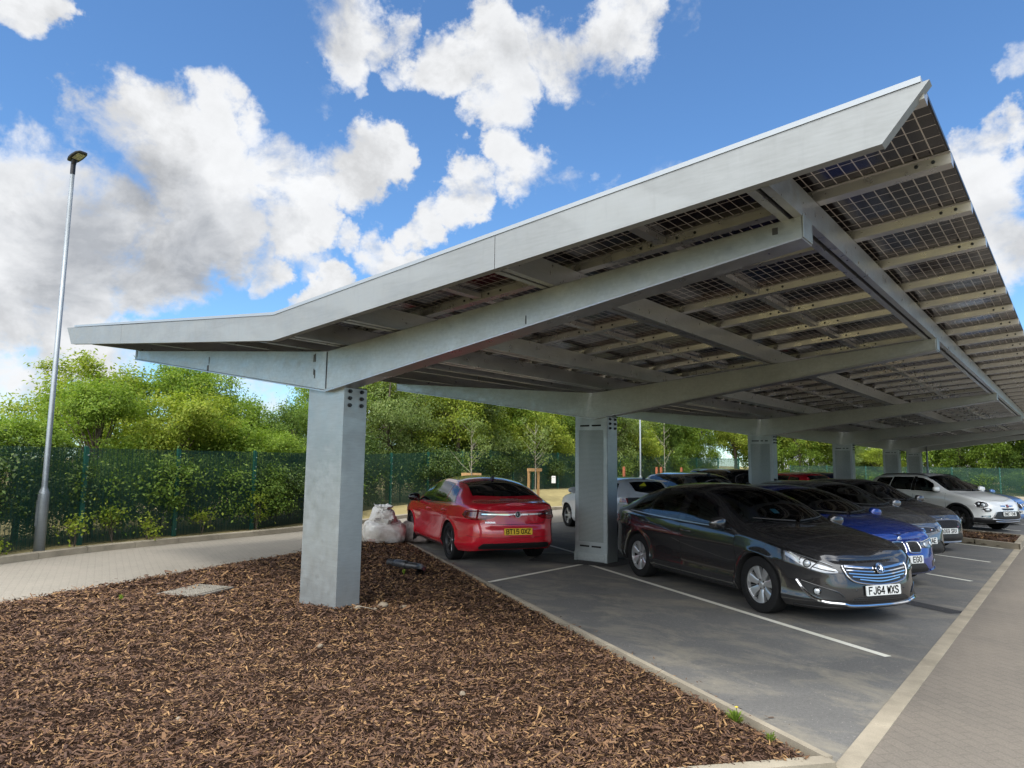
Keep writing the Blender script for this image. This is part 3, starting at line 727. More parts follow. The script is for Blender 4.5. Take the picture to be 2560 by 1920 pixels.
# ------------------------------------------------------------------ vegetation
def leaf_cloud(seed, blobs, n, leaf=.085, sig=.17, ncl=90, droop=.25, aspect=.5, skin=.55):
    """many leaf-sized folded faces in clumps through a crown of ellipsoids"""
    rg = np.random.default_rng(seed)
    vol = np.array([b[3] * b[4] * b[5] for b in blobs]) ** .67; vol /= vol.sum()
    ci = rg.choice(len(blobs), ncl, p=vol); B = np.array(blobs)[ci]
    d = rg.normal(size=(ncl, 3)); d /= np.linalg.norm(d, axis=1, keepdims=True)
    rad = skin + (1.06 - skin) * rg.random(ncl) ** .6
    cc = B[:, :3] + d * B[:, 3:6] * rad[:, None]
    cs = sig * rg.uniform(.6, 1.5, ncl)
    k = rg.integers(0, ncl, n)
    P = cc[k] + rg.normal(size=(n, 3)) * cs[k][:, None] * np.array([1, 1, .72])
    # a few sprays reaching out beyond the outline
    out = rg.random(n) < .06
    P[out] += d[k][out] * rg.uniform(.05, .35, out.sum())[:, None]
    nn = d[k] * .7 + rg.normal(size=(n, 3)) * .75 + np.array([0, 0, .55]); nn /= np.linalg.norm(nn, axis=1, keepdims=True)
    ax = rg.normal(size=(n, 3)) + d[k] * .6 + np.array([0, 0, -droop]); ax -= nn * (ax * nn).sum(1, keepdims=True); ax /= np.linalg.norm(ax, axis=1, keepdims=True)
    sd_ = np.cross(nn, ax); Ls = leaf * rg.uniform(.6, 1.35, n)[:, None]; W_ = Ls * aspect * .5
    v0 = P - ax * Ls * .5; v1 = P + sd_ * W_ + nn * Ls * .10; v2 = P + ax * Ls * .5 - np.array([0, 0, .1]) * Ls; v3 = P - sd_ * W_ + nn * Ls * .10
    V = np.stack([v0, v1, v2, v3], 1).reshape(-1, 3); F = np.arange(n * 4).reshape(-1, 4)
    return V, F
def branches(seed, h, blobs, r0=.09):
    rg = random.Random(seed); b = MB()
    top = Vector((rg.uniform(-.1, .1), rg.uniform(-.1, .1), h * .86))
    path = [Vector((0, 0, -.1)), Vector((rg.uniform(-.05, .05), rg.uniform(-.05, .05), h * .3)), Vector((rg.uniform(-.12, .12), rg.uniform(-.12, .12), h * .58)), top]
    b.tube(path, [r0, r0 * .78, r0 * .5, r0 * .15], 8)
    for q in blobs:
        for _ in range(3):
            t = rg.uniform(.25, .75); p = path[1].lerp(path[2], t); e = Vector((q[0] + rg.uniform(-.6, .6) * q[3], q[1] + rg.uniform(-.6, .6) * q[4], q[2] + rg.uniform(-.2, .7) * q[5]))
            m_ = p.lerp(e, .5) + Vector((rg.uniform(-.15, .15), rg.uniform(-.15, .15), .12)); b.tube([p, m_, e], [r0 * .34, r0 * .2, r0 * .06], 5, caps=False)
    return b
def blobset(seed, h, r, lo=.28, n=7):
    rg = random.Random(seed); out = [(0, 0, h * .62, r * .72, r * .72, h * .36)]
    for i in range(n):
        a = rg.uniform(0, 6.28); z = rg.uniform(lo, .9) * h; k = rg.uniform(.25, .75) * r * (1.15 - .6 * abs(z / h - .5)); s = rg.uniform(.32, .52) * r
        out.append((math.cos(a) * k, math.sin(a) * k, z, s, s, s * rg.uniform(.7, 1.05)))
    return out
TREES = []
for i, (mat, h, r, lf, asp, sig, ncl, n, lo) in enumerate([
        ('leaf_mid', 4.2, 1.55, .085, .42, .15, 150, 25000, .2), ('leaf_mid', 4.6, 1.7, .10, .55, .17, 150, 22000, .2), ('leaf_dark', 4.0, 1.6, .075, .5, .14, 160, 26000, .15),
        ('leaf_yellow', 4.0, 1.5, .085, .45, .15, 140, 21000, .25), ('leaf_pale', 4.8, 1.5, .09, .4, .15, 150, 20000, .25), ('leaf_mid', 5.0, 1.35, .08, .45, .14, 150, 24000, .15)]):
    bl = blobset(40 + i, h, r, lo); V, F = leaf_cloud(20 + i, bl, n, lf, sig, ncl, .35, asp)
    root = thing('broadleaf_tree', 'x', 'tree')
    cr = np_mesh('crown', V, F, M[mat], parent=root); tr = branches(60 + i, h, bl).build('trunk', M['bark'], root); TREES.append((root, h))
SHRUBS = []
for i, (mat, h, r, lf, n) in enumerate([('leaf_shrub_shaded', 1.9, 1.0, .062, 11500), ('leaf_dark', 1.8, 1.05, .066, 11000), ('leaf_shrub_shaded', 2.1, .95, .058, 12500)]):
    rg = random.Random(90 + i); bl = [(rg.uniform(-.5, .5) * r, rg.uniform(-.3, .3) * r, rg.uniform(.2, .85) * h, r * rg.uniform(.4, .6), r * rg.uniform(.4, .55), h * rg.uniform(.2, .32)) for _ in range(8)]
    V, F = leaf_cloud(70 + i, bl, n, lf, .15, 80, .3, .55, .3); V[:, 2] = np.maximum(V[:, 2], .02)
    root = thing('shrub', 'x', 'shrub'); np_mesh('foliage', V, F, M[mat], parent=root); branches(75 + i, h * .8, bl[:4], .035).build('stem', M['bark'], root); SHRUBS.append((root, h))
used_first = set()
def put(src, loc, sc, rz, label, cat, group):
    root = src
    if root.name in used_first: root = copy_tree(src)
    used_first.add(src.name)
    root.location = loc; root.scale = (sc[0], sc[0], sc[1]); root.rotation_euler = (0, 0, rz); tag(root, label, cat, group); return root
def line_at(pts, s):
    for i in range(len(pts) - 1):
        d = (pts[i + 1] - pts[i]).length
        if s <= d: t = pts[i + 1] - pts[i]; return pts[i] + t * (s / d), t.normalized()
        s -= d
    t = pts[-1] - pts[-2]; return pts[-1] + t.normalized() * s, t.normalized()
def off(s, o):
    p, t = line_at(KL, s); return p + Vector((-t.y, t.x)) * (o + (float(np.interp(p.y, [5, 8, 11, 20, 40, 46], [0, .6, 1.6, 4.0, 4.0, 1.0])) if o > .27 else 0))
PYT = [(-600, 1010), (40, 985), (130, 905), (210, 862), (330, 872), (420, 900), (520, 950), (580, 985), (640, 1040), (690, 1035), (735, 985), (800, 925), (900, 865), (1000, 845), (1250, 890), (1500, 930), (2000, 990), (2300, 1005), (2560, 1000), (3500, 1000)]
def top_z(x, y):
    px, py, pz = proj((x, y, 2)); py_t = np.interp(px, [a for a, _ in PYT], [b for _, b in PYT]); r = ray(px, py_t)
    k = math.hypot(x - CAM.x, y - CAM.y) / math.hypot(r.x, r.y); return CAM.z + r.z * k, px
rg = random.Random(11)
ORD = ['first', 'second', 'third', 'fourth', 'fifth', 'sixth', 'seventh', 'eighth', 'ninth', 'tenth', 'eleventh', 'twelfth', 'thirteenth', 'fourteenth', 'fifteenth', 'sixteenth', 'seventeenth', 'eighteenth', 'nineteenth', 'twentieth', 'twenty-first', 'twenty-second', 'twenty-third', 'twenty-fourth', 'twenty-fifth', 'twenty-sixth', 'twenty-seventh', 'twenty-eighth', 'twenty-ninth', 'thirtieth', 'thirty-first', 'thirty-second', 'thirty-third', 'thirty-fourth', 'thirty-fifth', 'thirty-sixth', 'thirty-seventh', 'thirty-eighth', 'thirty-ninth', 'fortieth']
KIND = ['feathery mid-green tree', 'broad mid-green tree', 'dark green dense tree', 'yellow-green tree', 'pale green slender tree', 'tall narrow green tree']
LEN_LEFT = 30.0
rows = [('front tree row', 2.2, 1.6, 0.0, 56, .80, 1.0, 'trees along the left fence'), ('back tree row', 4.6, 2.6, 1.1, 58, .9, 1.06, 'trees along the left fence')]
base_z = lambda y: .1 + .3 * max(0, min(1, (y - 9) / 8))
for (where, o_, step, s0, s1, a_, b_, grp) in rows:
    s = s0; n = 0
    while s < s1:
        p = off(s, o_ + rg.uniform(-.45, .45)); zt, px = top_z(p.x, p.y); zt *= rg.uniform(a_, b_); zt = min(zt, 7.5)
        ti = rg.choice([0, 0, 1, 2, 3, 5] if px < 900 else [0, 1, 1, 2, 3, 4])
        src, h = TREES[ti]; sz = max(.5, (zt - base_z(p.y)) / h); sx = max(.75, min(1.35, sz * rg.uniform(.85, 1.1)))
        put(src, (p.x, p.y, base_z(p.y)), (sx, sz), rg.uniform(0, 6.28), '%s, %s in the %s from the lamp post' % (KIND[ti], ORD[n], where), 'tree', grp); n += 1; s += step * rg.uniform(.85, 1.15)
s = .4; n = 0
while s < 48:
    p = off(s, 1.0 + rg.uniform(-.12, .25)); ti = rg.choice([0, 1, 2]); src, h = SHRUBS[ti]; f = rg.uniform(.85, 1.15)
    put(src, (p.x, p.y, base_z(p.y) - .03), (f * 1.1, f), rg.uniform(0, 6.28), '%s, %s behind the left fence from the lamp post' % (['dark low bush', 'mid-green bush', 'tall dark bush'][ti], ORD[n]), 'shrub', 'bushes pressed against the back of the fence'); n += 1; s += rg.uniform(.95, 1.25) * (1 if s < 24 else 1.5)
# far boundary beyond the end of the carport
n = 0
for x in np.arange(-13, 46, 2.3):
    for (yy, sc_, row) in ((50.5, 1.0, 'front'), (55, 1.15, 'back')):
        if row == 'back' and n % 2: continue
        X = x + rg.uniform(-.7, .7); Y = yy + rg.uniform(-.8, .8); zt, px = top_z(X, Y); zt = zt * rg.uniform(.9, 1.1)
        gap = 2060 < px < 2200
        if gap: zt = min(zt, 3.2)
        ti = rg.choice([3, 3, 0] if px < 2200 else [2, 2, 1, 0]); src, h = TREES[ti]; sz = (zt - .2) / h
        o_ = put(src, (X, Y, .2), (max(1.2, sz * .95), sz), rg.uniform(0, 6.28), '%s %s, %s from the left beyond the far fence' % ('small' if gap else 'large', KIND[ti], ORD[min(n, 39)]), 'tree', 'trees beyond the far fence')
        n += 1
n = 0
for x in np.arange(-10, 44, 2.0):
    ti = rg.choice([0, 1]); src, h = SHRUBS[ti]; f = rg.uniform(.8, 1.05)
    put(src, (x, 48.0 + rg.uniform(-.2, .3), .1), (f * 1.45, f * (1.45 if x > 14 else .9)), rg.uniform(0, 6.28), '%s bush, %s from the left behind the far fence' % (['dark', 'mid-green'][ti], ORD[n]), 'shrub', 'bushes behind the far fence'); n += 1

# ------------------------------------------------------------------ fence
def fence(name, label, pts, first_s, total, step, zf, H=1.83):
    root = thing(name, label, 'fence')
    pan = None; post = None; s = first_s; prev = None
    while s < total:
        p, t = line_at(pts, s)
        b = None
        if post is None:
            m = MB(); m.box(-.03, .03, -.03, .03, -.3, H + .03); m.box(-.045, -.018, .0305, .036, 0, H)
            for z in np.arange(.15, H, .22): m.lathe([(0, .046), (.011, .044), (.014, .036)], 8, 'y', (-.03, 0, z), smooth=False, mat=1)
            post = m.build('post', [M['fence_green'], M['galv_col']], root); po = post
        else: po = post.copy(); COL.objects.link(po); po.parent = root
        po.location = (p.x, p.y, zf(p.y)); po.rotation_euler = (0, 0, math.atan2(t.y, t.x) + math.pi)
        if prev is not None:
            q, z0 = prev; d = p - q; ln = d.length
            if pan is None:
                m = MB(); m.add([(0, 0, .02), (step, 0, .02), (step, 0, H), (0, 0, H)], [(0, 1, 2, 3)]); pan = m.build('mesh_panel', M['wire'], root); pa = pan
            else: pa = pan.copy(); COL.objects.link(pa); pa.parent = root
            pa.location = (q.x, q.y, z0); pa.rotation_euler = (0, -math.atan2(zf(p.y) - z0, ln), math.atan2(d.y, d.x)); pa.scale = (ln / step, 1, 1)
        prev = (p, zf(p.y)); s += step
    return root
fpts = [off(s, .48) for s in np.arange(0, 56, .5)]
s_ = 0
for i in range(1, len(fpts)):
    if fpts[i].y > .42: break
    s_ += (fpts[i] - fpts[i - 1]).length
fence('mesh_fence', 'dark green welded mesh fence along the left side with bushes pressing through it', fpts, s_ % 1.93, 52, 1.93, lambda y: base_z(y))
fence('mesh_fence', 'green welded mesh fence across the far end of the car park', [Vector((-9.5, 47.1)), Vector((44, 47.1))], 0, 53, 2.5, lambda y: .05, 1.75)
# ------------------------------------------------------------------ lamp posts
def lamp(loc, rz, label, H=6.93):
    t = thing('lamp_post', label, 'lamp post', loc, rz, 'lamp posts round the car park')
    b = MB(); b.lathe([(0, -.2), (.088, -.2), (.088, 1.0), (.086, 1.03), (.05, 1.12), (.047, 1.14), (.036, H), (0, H)], 20); b.box(-.04, .04, -.091, -.084, .45, .9)
    b.build('pole', M['lamp_steel'], t)
    b = MB(); b.tube([(0, 0, H - .02), (0, 0, H + .20)], .042, 14); b.tube([(0, 0, H + .16), (.03, 0, H + .26)], [.042, .05], 12); b.build('bracket', M['black_metal'], t)
    b = MB()
    sec = [(-.08, .08, .04), (0, .10, .06), (.13, .11, .055), (.29, .10, .036), (.36, .07, .016)]
    P = []
    for x, wy, h in sec:
        P.append([(x, -wy, .0), (x, -wy, h * .5), (x, -wy * .6, h), (x, wy * .6, h), (x, wy, h * .5), (x, wy, 0), (x, wy * .9, -.015), (x, -wy * .9, -.015), (x, -wy, .0)])
    b.grid(P, smooth=False); b.add(P[0][:-1], [tuple(range(8))]); b.add(P[-1][:-1], [tuple(range(8))[::-1]])
    hd = b.build('lamp_head', M['black_metal'], t, loc=(0, 0, H + .26), rot=(0, R(-9), 0), recalc=True)
    b = MB(); b.box(.07, .30, -.065, .065, -.022, -.0155); b.build('lens', simple('lamp_lens', (.5, .48, .36), .25), hd)
    return t
lamp((-7.36, -.583, .09), R(6), 'tall galvanised lamp post by the left fence with a flat black head')
r = ray(1601, 1165); p = CAM + r * 37; lamp((p.x, p.y, .05), R(150), 'lamp post seen between the second and third carport columns, its top hidden by the roof')
r = ray(2319, 1170); p = CAM + r * 43; lamp((p.x, p.y, .05), R(200), 'lamp post standing just right of the farthest carport column')
# ------------------------------------------------------------------ staked saplings
def sapling(loc, label, frame=True, h=2.9, seed=1, leaves=900, rz=0):
    t = thing('sapling', label, 'young tree', loc, rz, 'staked young trees on the verge'); rg_ = random.Random(seed)
    b = MB(); b.tube([(0, 0, -.05), (.01, .01, 1.2), (-.02, .02, 2.1), (0, 0, h)], [.022, .018, .012, .004], 7); tips = []
    for k in range(16):
        z = rg_.uniform(1.15, h - .3); a = rg_.uniform(0, 6.28); L = rg_.uniform(.35, .75) * (1.15 - (z - 1.1) / h * .8); e = Vector((math.cos(a) * L, math.sin(a) * L, z + L * 1.0))
        b.tube([(0, 0, z), Vector((math.cos(a) * L * .5, math.sin(a) * L * .5, z + L * .42)), e], [.009, .006, .002], 5, caps=False); tips += [e, Vector((0, 0, z)).lerp(e, .65), Vector((0, 0, z)).lerp(e, .85)]
    b.build('trunk', M['bark_pale'], t)
    V, F = leaf_cloud(seed + 500, [(q.x, q.y, q.z, .05, .05, .05) for q in tips], leaves, .075, .11, len(tips), .3, .6); np_mesh('crown', V, F, M['leaf_pale'], parent=t)
    if frame:
        s = thing('tree_stake', 'timber stake frame holding the ' + label.split(',')[0], 'tree stake', loc, rz, 'tree stakes')
        for x in (-.24, .24): m = MB(); m.box(x - .04, x + .04, -.04 + .12, .04 + .12, -.1, 1.2); m.build('post', M['stake'], s, bevel=.006)
        m = MB(); m.box(-.36, .36, .035, .0795, 1.08, 1.20); m.build('crossbar', M['stake'], s, bevel=.005)
    return t
r = ray(1338, 1246); k = (.35 - CAM.z) / r.z; p = CAM + r * k; sapling((p.x, p.y, .33), 'pale sapling just left of the second carport column, in front of the fence', seed=3, rz=R(75), h=3.1)
r = ray(1177, 1240); p = CAM + r * 25; sapling((p.x, p.y, .16), 'thin sapling rising behind the roof of the red car, its branches bare', seed=5, h=3.0, rz=R(38))
r = ray(1662, 1195); p = CAM + r * 36; sapling((p.x, p.y, .25), 'white-stemmed bare sapling behind the parked cars, right of the far lamp post', False, 4.2, 8, 60)
for i, (px, lab) in enumerate(((1560, 'leftmost red-brown stake behind the white hatchback'), (1642, 'red-brown stake left of the white-stemmed sapling'), (1653, 'red-brown stake touching the white-stemmed sapling'), (1704, 'red-brown stake right of the white-stemmed sapling'))):
    r = ray(px, 1195); p = CAM + r * (35 + i * .3); b = MB(); b.box(-.05, .05, -.05, .05, 0, 1.58); b.box(-.03, .03, -.03, .03, 1.58, 1.6)
    o = b.build('timber_stake', M['stake_red'], loc=(p.x, p.y, .02), bevel=.008); tag(o, lab, 'stake', 'red-brown tree stakes')
# ------------------------------------------------------------------ weeds
def weed(loc, label, seed, h=.2, n=60, flower=False, mat='leaf_mid', spread=.4, lw=.012, cat='weed'):
    rg_ = random.Random(seed); b = MB()
    for i in range(n):
        a = rg_.uniform(0, 6.28); L = rg_.uniform(.4, 1) * h; sp = rg_.uniform(.05, spread) * h; z0 = rg_.uniform(0, .35) * h
        e = Vector((math.cos(a) * sp, math.sin(a) * sp, z0 + L * .75)); o_ = Vector((math.cos(a) * sp * .25, math.sin(a) * sp * .25, z0)); s = Vector((-math.sin(a), math.cos(a), 0)) * lw * rg_.uniform(.6, 1.4); m_ = o_.lerp(e, .55) + Vector((0, 0, L * .14))
        b.add([o_, m_ - s, e, m_ + s], [(0, 1, 2, 3)])
    if flower:
        b.tube([(0, 0, 0), (.01, 0, h * 1.25)], .003, 5); b.lathe([(0, .0), (.014, .006), (.0, .012)], 8, 'z', (.01, 0, h * 1.25), mat=1)
    o = b.build('weed', [M[mat], simple('yellow_petal', (.7, .5, .03), .6)], loc=loc); tag(o, label, cat, 'weeds'); return o
weed((4.93, -.10, .03), 'green weed with a yellow flower beside the bed kerb near the front corner', 2, .085, 120, True, lw=.005, spread=.9)
weed((5.22, -.27, .03), 'small grass tuft nearest the front corner of the mulch bed', 3, .07, 26, spread=.6, lw=.005)
weed((-1.15, 2.35, .05), 'tiny green seedling beside the drain pipe on the mulch', 4, .09, 26)
weed((-2.15, -1.25, .05), 'tiny green seedling below the manhole cover', 5, .08, 24)
for i, s in enumerate((.7, 2.6, 4.8, 6.3, 7.0, 7.7, 8.9, 10.3)):
    p = off(s, .26); h = (.4, .35, .3, .55, .7, .4, .5, .85)[i]; r2 = random.Random(200 + i)
    V, F = leaf_cloud(300 + i, [(r2.uniform(-.2, .2), r2.uniform(-.12, .12), h * r2.uniform(.35, .95), .14, .10, h * .22) for _ in range(5)], 210, .06, .09, 16, .2, .7, .2); V[:, 2] = np.maximum(V[:, 2], .0)
    root = thing('bramble', 'yellowish bramble shoot at the foot of the left fence, %s from the lamp post' % ORD[i], 'plant', (p.x, p.y, .1), 0, 'bramble shoots along the left fence')
    np_mesh('foliage', V, F, M['leaf_yellow'], parent=root); b = MB()
    for k in range(4): b.tube([(0, 0, 0), (r2.uniform(-.15, .15), r2.uniform(-.1, .1), h * .5), (r2.uniform(-.3, .3), r2.uniform(-.15, .15), h * r2.uniform(.7, 1))], [.006, .004, .002], 5)
    b.build('stem', M['bark'], root)
# ------------------------------------------------------------------ warehouse far behind
r = ray(2150, 1130); p = CAM + r * 95
wh = thing('warehouse', 'pale grey ribbed metal warehouse glimpsed between the far columns above the trees', 'building', (p.x, p.y, 0), R(-20))
b = MB(); b.box(-16, 16, 0, 18, 0, 6.2)
for x in np.arange(-15.9, 16, .4): b.box(x, x + .12, -.05, -.001, 0, 6.15)
b.build('wall', simple('pale_cladding', (.62, .64, .66), .5, .1), wh)
b = MB(); b.prism([(-16.3, 6.2), (0, 7.4), (16.3, 6.2), (16.3, 6.32), (0, 7.55), (-16.3, 6.32)], -.4, 18.4, 'y'); b.build('roof', simple('grey_roof', (.4, .42, .44), .5), wh)
b = MB(); b.box(-4, 0, -.09, -.055, 0, 4.2)
for z in np.arange(.3, 4.2, .35): b.box(-3.95, -.05, -.10, -.0905, z, z + .28)
b.build('roller_door', simple('roller_door', (.3, .33, .36), .5), wh)
# ------------------------------------------------------------------ small things on the bed
mh = thing('manhole_cover', 'square grey metal manhole cover with raised treads set in the mulch', 'manhole cover', (-2.09, -.36, .072), R(112))
b = MB(); b.box(-.36, .36, -.29, .29, -.06, .0); b.build('frame', concrete('cover_frame', (.19, .175, .15)), mh, bevel=.006)
b = MB(); b.box(-.32, .32, -.25, .25, -.02, .008)
for i in range(10):
    for j in range(8):
        x, y = -.29 + i * .0645, -.22 + j * .063; a = R(45 if (i + j) % 2 else -45)
        b.box(-.024, .024, -.007, .007, .0081, .0135, M=Matrix.Translation((x, y, 0)) @ Matrix.Rotation(a, 4, 'Z'))
b.build('cover', concrete('worn_cover', (.20, .185, .155), .3), mh)
pb = simple('black_plastic', (.022, .022, .024), .38, noise=.3, nscale=12)
def at(px, py, z): r_ = ray(px, py); return CAM + r_ * ((z - CAM.z) / r_.z)
pq = [at(*q) for q in ((973, 1406, .11), (990, 1409, .11), (1012, 1412.5, .11), (1034, 1415.5, .105), (1048, 1418, .10), (1055, 1422, .092), (1054, 1427, .084), (1049, 1432, .078))]
dp = thing('drain_pipe', 'short black corrugated drain pipe with an elbow lying on the mulch', 'pipe', pq[0], 0)
pq = smooth([p - pq[0] for p in pq], 8); nq = len(pq)
b = MB(); fine_ = [pq[0].lerp(pq[9], k / 34) for k in range(35)]; b.tube(fine_, [.064 if k % 4 < 2 else .055 for k in range(35)], 20, smooth=False); b.build('corrugated_end', pb, dp)
b = MB(); b.tube(pq[8:19], [.068] + [.073] * 9 + [.068], 22, caps=False); b.tube(pq[8:19][::-1], .054, 22, caps=False); b.build('coupler', pb, dp)
b = MB(); b.tube(pq[16:], [.058] * (nq - 18) + [.060, .062], 22, caps=False); b.tube(pq[16:][::-1], .050, 22, caps=False); b.build('elbow', pb, dp)
# rubble sacks: crumpled woven bags
def sackmat(name, col, dirt):
    m = NT(name); v = m.coord('Object')
    w = m.n.new('ShaderNodeTexChecker'); w.inputs['Scale'].default_value = 220; m.link(v, w.inputs['Vector']); w.inputs['Color1'].default_value = (*col, 1); w.inputs['Color2'].default_value = (*[c * .92 for c in col], 1)
    c = m.mix(m.ramp(m.noise(v, 2.6, 6, .65, .6), [(.45, 0.0), (.72, .85)]), w.outputs['Color'], dirt); m.set(Base_Color=c, Roughness=.6); m.bump(m.noise(v, 9, 5, .6, 1.5), .6, .03); return m.mat
from mathutils import noise as mnoise
def sack(label, loc, size, seed, mat, flop=None, rz=0, prints=True):
    t = thing('rubble_sack', label, 'sack', loc, rz, 'rubble sacks at the edge of the road')
    n, m = 96, 72; P = []
    for i in range(n + 1):
        a = 2 * math.pi * i / n; row = []
        for j in range(m + 1):
            f = j / m; ph = -math.pi / 2 + math.pi * f
            cx, sz = math.copysign(abs(math.cos(ph)) ** .38, math.cos(ph)), math.copysign(abs(math.sin(ph)) ** .7, math.sin(ph))
            p = Vector((math.copysign(abs(math.cos(a)) ** .55, math.cos(a)) * cx * size[0], math.copysign(abs(math.sin(a)) ** .55, math.sin(a)) * cx * size[1], (sz * .5 + .5) * size[2]))
            if flop: 
                k = max(0, p.z / size[2] - .35); p.x += flop[0] * k * k; p.y += flop[1] * k * k; p.x *= 1 - .18 * k; p.y *= 1 - .55 * k
            dirv = Vector((p.x, p.y, (p.z - size[2] * .45) * 1.2)).normalized(); o3 = Vector((seed * 3.1, seed, seed * .7)); st = Vector((p.x, p.y, p.z * .35))
            d1 = abs(mnoise.noise(st * 4.2 + o3)); d2 = abs(mnoise.noise(Vector((p.x, p.y, p.z * .7)) * 12 + o3 * 2)); d3 = mnoise.noise(p * 2.0 + o3 * 3)
            p = p + dirv * ((d1 - .22) * .09 + (d2 - .2) * .055 + d3 * .07) * (.30 + .70 * f)
            p.z = max(p.z, -.01); row.append(p)
        P.append(row)
    b = MB(); b.grid(P, smooth=True); sk_ = b.build('cloth', mat, t, merge=1e-4, sharp=R(55))
    return t, P
SW = sackmat('white_woven_sack', (.66, .645, .62), (.34, .29, .23)); SP = sackmat('soiled_pink_sack', (.44, .36, .33), (.20, .15, .12))
s1, P1 = sack('large full white rubble sack with faded red print, bottom of the pile', (-4.86, 5.08, .0), (.56, .44, .47), 2, SW, None, R(-35))
s2, P2 = sack('crumpled white sack sitting on top of the large full sack', (-4.94, 5.12, .36), (.42, .29, .36), 5, SW, (-.14, .03), R(-32))
def neck(t, c, r0, h, seed, mat, lean):
    n, m = 64, 8; P = []
    for i in range(n + 1):
        a = 2 * math.pi * i / n; row = []
        for j in range(m + 1):
            f = j / m; w_ = mnoise.noise(Vector((math.cos(a) * 3.2, math.sin(a) * 3.2, f * 1.2 + seed))); r_ = r0 * (.62 + .75 * f) * (1 + .35 * w_); row.append(Vector((c[0] + math.cos(a) * r_ + lean[0] * f, c[1] + math.sin(a) * r_ * .45 + lean[1] * f, c[2] + h * f * (1 + .45 * mnoise.noise(Vector((math.cos(a) * 2, math.sin(a) * 2, seed * 2)))))))
        P.append(row)
    b = MB(); b.grid(P); o_ = b.build('sack_neck', mat, t, merge=1e-4); md = o_.modifiers.new('thick', 'SOLIDIFY'); md.thickness = .006
neck(s2, (-.10, .0, .30), .30, .12, 4, SW, (-.10, .02))
neck(s1, (.30, .05, .40), .17, .14, 6, SW, (.12, .0))
s3, P3 = sack('soiled pinkish sack slumped behind the white ones near the red car', (-4.55, 5.75, .0), (.42, .36, .44), 9, SP, (.1, .1), R(15))
# faded print on the sack fronts, as rows of short strokes following the cloth
def prints(t, P, rows, col, a0, w, cols=9, zh=.010):
    b = MB(); n = len(P) - 1; m = len(P[0]) - 1; rgp = random.Random(3)
    for rj, f in enumerate(rows):
        for c in range(cols):
            ca = a0 + (c - cols / 2) * w; wd = w * rgp.uniform(.35, .8)
            vs = []
            for da, df in ((-wd / 2, -zh), (wd / 2, -zh), (wd / 2, zh), (-wd / 2, zh)):
                ii = ((ca + da) / (2 * math.pi) % 1) * n; jj = (f + df) * m; i0, j0 = int(ii), int(jj); fi, fj = ii - i0, jj - j0
                p = P[i0][j0].lerp(P[(i0 + 1) % n][j0], fi).lerp(P[i0][j0 + 1].lerp(P[(i0 + 1) % n][j0 + 1], fi), fj); o_ = Vector((p.x, p.y, 0)).normalized(); vs.append(p + o_ * .008)
            b.add(vs, [(0, 1, 2, 3)])
    b.build('print', simple('faded_print', col, .7), t)
prints(s1, P1, (.40, .355, .315, .275), (.45, .16, .14), -.55, .075, 8)
prints(s2, P2, (.50, .46), (.16, .13, .12), -.5, .12, 6, .014)
def stone(loc, r, seed, label):
    b = MB(); n, m = 12, 8; P = []; rg_ = random.Random(seed); sx, sy, sz = rg_.uniform(.8, 1.3), rg_.uniform(.7, 1.1), rg_.uniform(.6, .8)
    for i in range(n + 1):
        row = []
        for j in range(m + 1):
            a, ph = 2 * math.pi * i / n, -math.pi / 2 + math.pi * j / m; p = Vector((math.cos(a) * math.cos(ph) * sx, math.sin(a) * math.cos(ph) * sy, math.sin(ph) * sz)) ; row.append(p * r * (1 + .35 * mnoise.noise(p * 1.6 + Vector((seed, 0, 0)))))
        P.append(row)
    b.grid(P); o = b.build('stone', M['stone'], loc=loc, merge=1e-4, sharp=R(35)); tag(o, label, 'stone', 'stones on the mulch')
M['stone'] = concrete('flint_stone', (.21, .175, .13), .4)
stone((.42, .62, .07), .065, 1, 'largest rounded stone beside the foot of the nearest column'); stone((.62, .78, .06), .045, 2, 'pale stone to the right of the largest stone by the column')
stone((.38, .30, .09), .05, 3, 'small stone touching the near corner of the nearest column'); stone((.50, .44, .07), .035, 4, 'smallest pebble between the stones by the column')
stone((3.2, -.95, .06), .022, 6, 'lone pale pebble in the middle of the mulch'); stone((2.15, -2.55, .06), .02, 9, 'elongated pale pebble at the front of the mulch'); stone((1.35, -.9, .07), .03, 8, 'greyish pebble below the nearest column')
b = MB(); b.tube([(.33, .12, .06), (.40, .20, .11), (.47, .27, .125), (.53, .36, .10), (.58, .44, .06)], [.003, .004, .0035, .003, .002], 6); b.tube([(.40, .20, .11), (.42, .29, .09), (.45, .36, .06)], [.003, .002, .001], 6)
tag(b.build('twig', M['bark_pale']), 'pale curved twig leaning beside the nearest column foot', 'twig')
# small white notice on the fence
r = ray(1384, 1199); p = CAM + r * 31.0
ns = thing('fence_notice', 'small blank white notice fixed to the green fence left of the second column', 'notice', (p.x, p.y, p.z), R(62)); b = MB(); b.box(-.10, .10, -.006, .006, -.16, .16); b.build('board', simple('white_board', (.75, .76, .75), .4), ns, bevel=.004)
b = MB(); b.box(-.08, .08, -.008, -.0065, .09, .10); b.box(-.02, .02, .0065, .02, -.02, .02); b.build('fixing', M['black_metal'], ns)
